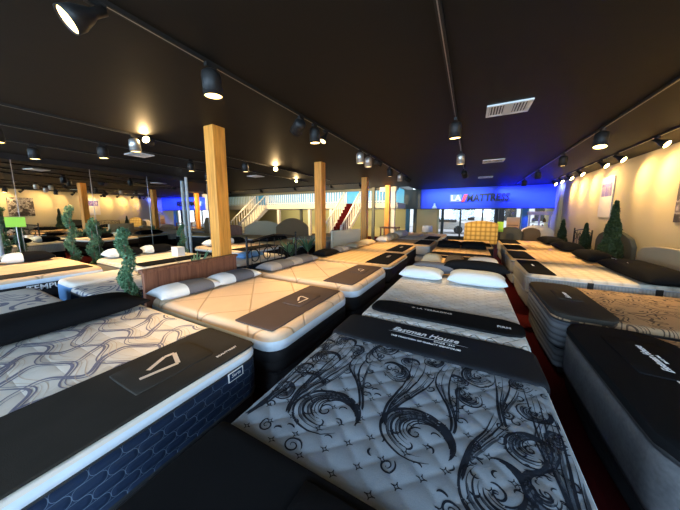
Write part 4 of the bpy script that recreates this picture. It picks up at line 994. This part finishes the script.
for s_ in (-1, 1): MB().box(s_*.6-.04, s_*.6+.04, -.03, .03, 0, .2).build('leg', 'white', hb)
tb = thing('side_table', 'small reddish wooden side table near the white columns', 'table', (-3.3, 11.2, 0))
MB().box(-.4, .4, -.3, .3, .95, 1.0).build('table_top', 'redwood', tb)
for a in (-.36, .36):
    for b2 in (-.26, .26): MB().box(a-.025, a+.025, b2-.025, b2+.025, 0, .95).build('leg', 'redwood', tb)
lmp = thing('drum_lamp', 'cream drum lampshade on a stand beside the far doorway', 'lamp', (-1.95, 13.3, 0))
MB().lathe([(.24, 1.0), (.28, .68), (.27, .68), (.23, 1.0)], 20).build('lamp_shade', 'white_knit', lmp, smooth=True); MB().lathe([(0, 0), (.12, 0), (.12, .03), (.015, .05), (.015, .72), (.2, .74), (0, .75)], 14).build('stand', 'blackmetal', lmp)
bx = thing('white_box', 'small white card box standing left of the nearest pillar', 'box', (-6.0, 4.12, 0)); bx.location = (-5.75, 3.1, .702); MB().box(-.12, .12, -.08, .08, 0, .2).build('carton', 'white', bx, bevel=.004)

# ---- green price signs
def price_sign(x, y, z0, z1, lab, s=1.0, rz=0):
    t = thing('price_sign', lab, 'sign', (x, y, z0), rz)
    MB().tube([(0, 0, 0), (0, 0, z1-z0)], .008, 8).build('stand', 'silver', t); MB().lathe([(0, 0), (.1, 0), (.1, .01), (0, .015)], 14).build('base', 'blackmetal', t)
    MB().box(-.17*s, .17*s, -.012, -.006, z1-z0-.13*s, z1-z0+.13*s).build('paper', 'lime', t)
price_sign(-7.72, 1.12, .665, 1.40, 'lime green price sign on a thin stand at the left frame edge', rz=math.radians(70)) if False else None
price_sign(-8.5, 1.38, 0, 1.46, 'lime green price sign on a thin stand at the left frame edge', s=.8, rz=math.radians(70))
t = thing('price_sign', 'lime green tag hanging on the dark post right of the yellow headboard', 'sign', (1.0, 11.0, 0)); MB().tube([(0, 0, 0), (0, 0, 1.35)], .02, 8).build('stand', 'black', t); MB().box(-.1, .1, -.03, -.02, .95, 1.32).build('paper', 'lime', t)

# ---- posters on the cream wall (left prints) and banner
def poster(y, z, w_, h, lab, seed, pal):
    m = mat('poster_print_%d' % seed, (0.5, 0.5, 0.5), 0.6); gg = G(m); o = gg.obj()
    mp = gg.n('ShaderNodeMapping'); gg.l(o, mp.inputs[0]); mp.inputs['Location'].default_value = (seed, seed*2.1, 0)
    c = gg.ramp(gg.noise(mp.outputs[0], 4.5, 3, .6), pal); gg.color(c)
    t = thing('poster', lab, 'poster', (WX, y, z)); MB().box(-.025, -.001, -w_/2, w_/2, -h/2, h/2).build('board', m, t); return t
P1 = [(.38, (.09, .07, .12)), (.46, (.16, .13, .30)), (.55, (.55, .50, .46)), (.8, (.72, .66, .56))]
p_ = poster(10.0, 2.10, .75, 1.15, 'tall pale poster with a violet figure print above the tall topiary', 3, [(.1, (.58, .53, .46)), (.9, (.70, .64, .54))])
rnd = random.Random(4); mb_ = MB()
for k in range(9):
    yy = .27-.065*k; mb_.add([(-.027, yy, .03), (-.027, yy-.05-.03*rnd.random(), .02), (-.027, yy-.03-.03*rnd.random(), .40), (-.027, yy+.01, .42)], [(0, 1, 2, 3)])
mb_.box(-.028, -.026, -.30, .30, .30, .38)
vio = mat('violet_print', (0.09, 0.06, 0.26), .7); mb_.build('figure_print', vio, p_)
P2 = [(.36, (.02, .015, .012)), (.48, (.07, .05, .04)), (.56, (.45, .40, .33)), (.62, (.08, .06, .05)), (.8, (.60, .52, .42))]
poster(6.65, 2.0, 1.0, 1.05, 'dark photographic poster on the cream wall, cut by the right frame edge', 5, P2)
poster(4.0, 2.05, .7, 1.15, 'dark photographic poster on the cream wall out of frame, seen in the mirror', 8, P2)
bn = thing('banner_stand', 'orange and violet roll-up banner standing below the blue sign', 'banner', (1.72, 13.6, 0))
bm = mat('banner_print', (.8, .6, .4), .6); gg = G(bm); z_ = gg.sep(gg.obj())[2]
gg.color(gg.ramp(gg.math('DIVIDE', z_, 1.5), [(0.0, (.30, .15, .40)), (.3, (.45, .36, .65)), (.55, (.70, .42, .30)), (.75, (.85, .48, .22)), (1.0, (.80, .55, .38))]))
MB().box(-.25, .25, -.01, .01, .05, 1.46).build('printed_panel', bm, bn); MB().box(-.28, .28, -.06, .06, 0, .06).build('base', 'silver', bn)
for k in range(4): MB().box(-.2, .2-.05*(k % 2), -.014, -.011, 1.08-.1*k, 1.115-.1*k).build('text_line', 'redwood', bn)
# lavender display rack at the right end of the storefront
lav = mat('lavender_frame_paint', (.50, .45, .80), .5)
rk = thing('display_rack', 'lavender framed display rack below the right end of the blue wall', 'rack', (2.75, 14.1, 0))
fr = MB()
for xx in (-.38, -.02, .34): fr.box(xx, xx+.05, -.03, .03, 0, 1.62)
fr.box(-.45, .45, -.05, .05, 1.56, 1.72).build('frame', lav, rk)
for zz in (.5, .9, 1.2): MB().box(-.36, .36, -.02, .15, zz, zz+.03).build('shelf', 'white', rk)
for k, (xx, zz) in enumerate(((-.2, .93), (.15, .93), (-.2, 1.23), (.2, 1.23), (0, .53))):
    q = MB().lathe([(0, 0), (.06, 0), (.07, .1), (.03, .16), (.03, .2), (0, .2)], 10, origin=(2.75+xx, 14.17, zz+.002)).build('vase', ['pillow_grey', 'redwood', 'silver', 'brown_fab', 'tealdark'][k])
    tag(q, 'small %s vase on the %s of the lavender rack' % (('grey', 'red', 'silver', 'brown', 'dark')[k], ('middle shelf', 'middle shelf', 'top shelf', 'top shelf', 'lowest shelf')[k]), 'vase', 'vases on the lavender rack')

# ---- topiaries
def topiary(x, y, z0, h, r, lab, m='leaf', spiral=True, n=1800, seed=1, turns=3.2, leaf=.022, pot=True):
    rnd = random.Random(seed); t = thing('topiary', lab, 'topiary', (x, y, z0), group='topiary trees')
    mb = MB()
    for i in range(n):
        if spiral:
            u = rnd.random(); zz = .06*h+.94*h*u; a = u*turns*2*PI; rr = r*(1.0-.3*u); 
            cxx, cyy = rr*.32*math.cos(a), rr*.32*math.sin(a); th = rnd.random()*2*PI; ph = rnd.random()*PI; q = rr*.85*(.65+.25*rnd.random())
            p = Vector((cxx+q*math.sin(ph)*math.cos(th), cyy+q*math.sin(ph)*math.sin(th), zz+q*.75*math.cos(ph)))
        else:
            u = rnd.random()**1.15; zz = .08*h+.92*h*u; lob = .85+.32*abs(math.sin(u*11+.6)); rr = r*(1-.93*u**1.2)*lob; th = rnd.random()*2*PI; q = rr*(.7+.3*rnd.random())
            p = Vector((q*math.cos(th), q*math.sin(th), zz))
        d = Vector((rnd.gauss(0, 1), rnd.gauss(0, 1), rnd.gauss(.4, 1))).normalized(); e = d.cross(Vector((rnd.gauss(0, 1), rnd.gauss(0, 1), rnd.gauss(0, 1)))).normalized()
        s_ = leaf*(.7+.6*rnd.random()); mb.add([p-d*s_, p+e*s_*.45, p+d*s_, p-e*s_*.45], [(0, 1, 2, 3)])
    mb.build('foliage', m, t)
    MB().tube([(0, 0, 0), (0, 0, h*.9)], .012, 8).build('stem', 'redwood', t)
    if not spiral:
        MB().lathe([(r*.55, .08*h), (r*.55, .2*h), (r*.38, .45*h), (r*.2, .7*h), (0.01, .92*h)], 14).build('inner_foliage', m, t)
    if pot:
        MB().lathe([(0, 0), (r*.45, 0), (r*.6, .16), (r*.54, .16), (r*.45, .13), (0, .13)], 16).build('pot', 'black', t)
    return t
topiary(-3.70, 1.38, .0, 1.44, .12, 'spiral topiary nearest the camera, left of the brown headboard', n=6500, seed=2, turns=3.0, leaf=.017)
topiary(-7.5, 2.24, .0, 1.50, .15, 'light spiral topiary, right of a close pair near the far left bed', n=3000, seed=3, leaf=.022)
topiary(-7.6, 1.94, .0, 1.78, .14, 'taller spiral topiary, left of a close pair near the far left bed', n=3000, seed=4, leaf=.022)
topiary(-7.4, 4.12, .0, 1.30, .15, 'small topiary by the mirrors right of the nearest spiral one', n=1500, seed=5, leaf=.026)
topiary(2.92, 7.95, .0, 1.92, .26, 'tall dark conical topiary before the poster on the cream wall', 'leafdark', False, 7500, 6, leaf=.026)
topiary(2.98, 9.62, .0, 1.36, .22, 'small conical topiary between the metal headboard and the tall topiary', 'leafdark', False, 3000, 7, leaf=.026)
topiary(3.0, 11.75, .0, 1.42, .24, 'farthest small topiary near the pale arched headboard', 'leafdark', False, 2500, 8, leaf=.03)
# leafy floor plants near the second pillar
def plant(x, y, h, lab, seed):
    rnd = random.Random(seed); t = thing('potted_plant', lab, 'plant', (x, y, 0)); mb = MB()
    for i in range(46):
        a = rnd.random()*2*PI; L = h*(.35+.4*rnd.random()); lean = .3+.5*rnd.random(); w_ = .018+.01*rnd.random(); P = []
        for k in range(6):
            u = k/5; P.append(Vector((math.cos(a)*L*lean*u, math.sin(a)*L*lean*u, h*.45+L*(u-.35*u*u*lean*1.6))))
        sd = Vector((-math.sin(a), math.cos(a), 0)); vs = []
        for k, p in enumerate(P): ww = w_*math.sin(PI*(k+.4)/5.6); vs += [p+sd*ww, p-sd*ww]
        mb.add(vs, [(2*k, 2*k+1, 2*k+3, 2*k+2) for k in range(5)])
    mb.build('foliage', 'leaf', t); MB().lathe([(0, 0), (.11, 0), (.15, h*.4), (.13, h*.4), (.12, h*.36), (0, h*.36)], 16).build('pot', 'black', t)
    MB().tube([(0, 0, h*.3), (0, 0, h*.6)], .02, 6).build('stem', 'redwood', t)
plant(-4.3, 5.25, 1.0, 'leafy potted plant left of the second timber pillar', 1)
plant(-4.35, 6.1, 1.0, 'leafy potted plant right of the second timber pillar', 2)
plant(-4.3, 8.4, 1.1, 'dark leafy potted plant left of the third timber pillar', 3)
plant(-4.02, 2.4, 1.0, 'small green plant right of the nearest timber pillar', 4)
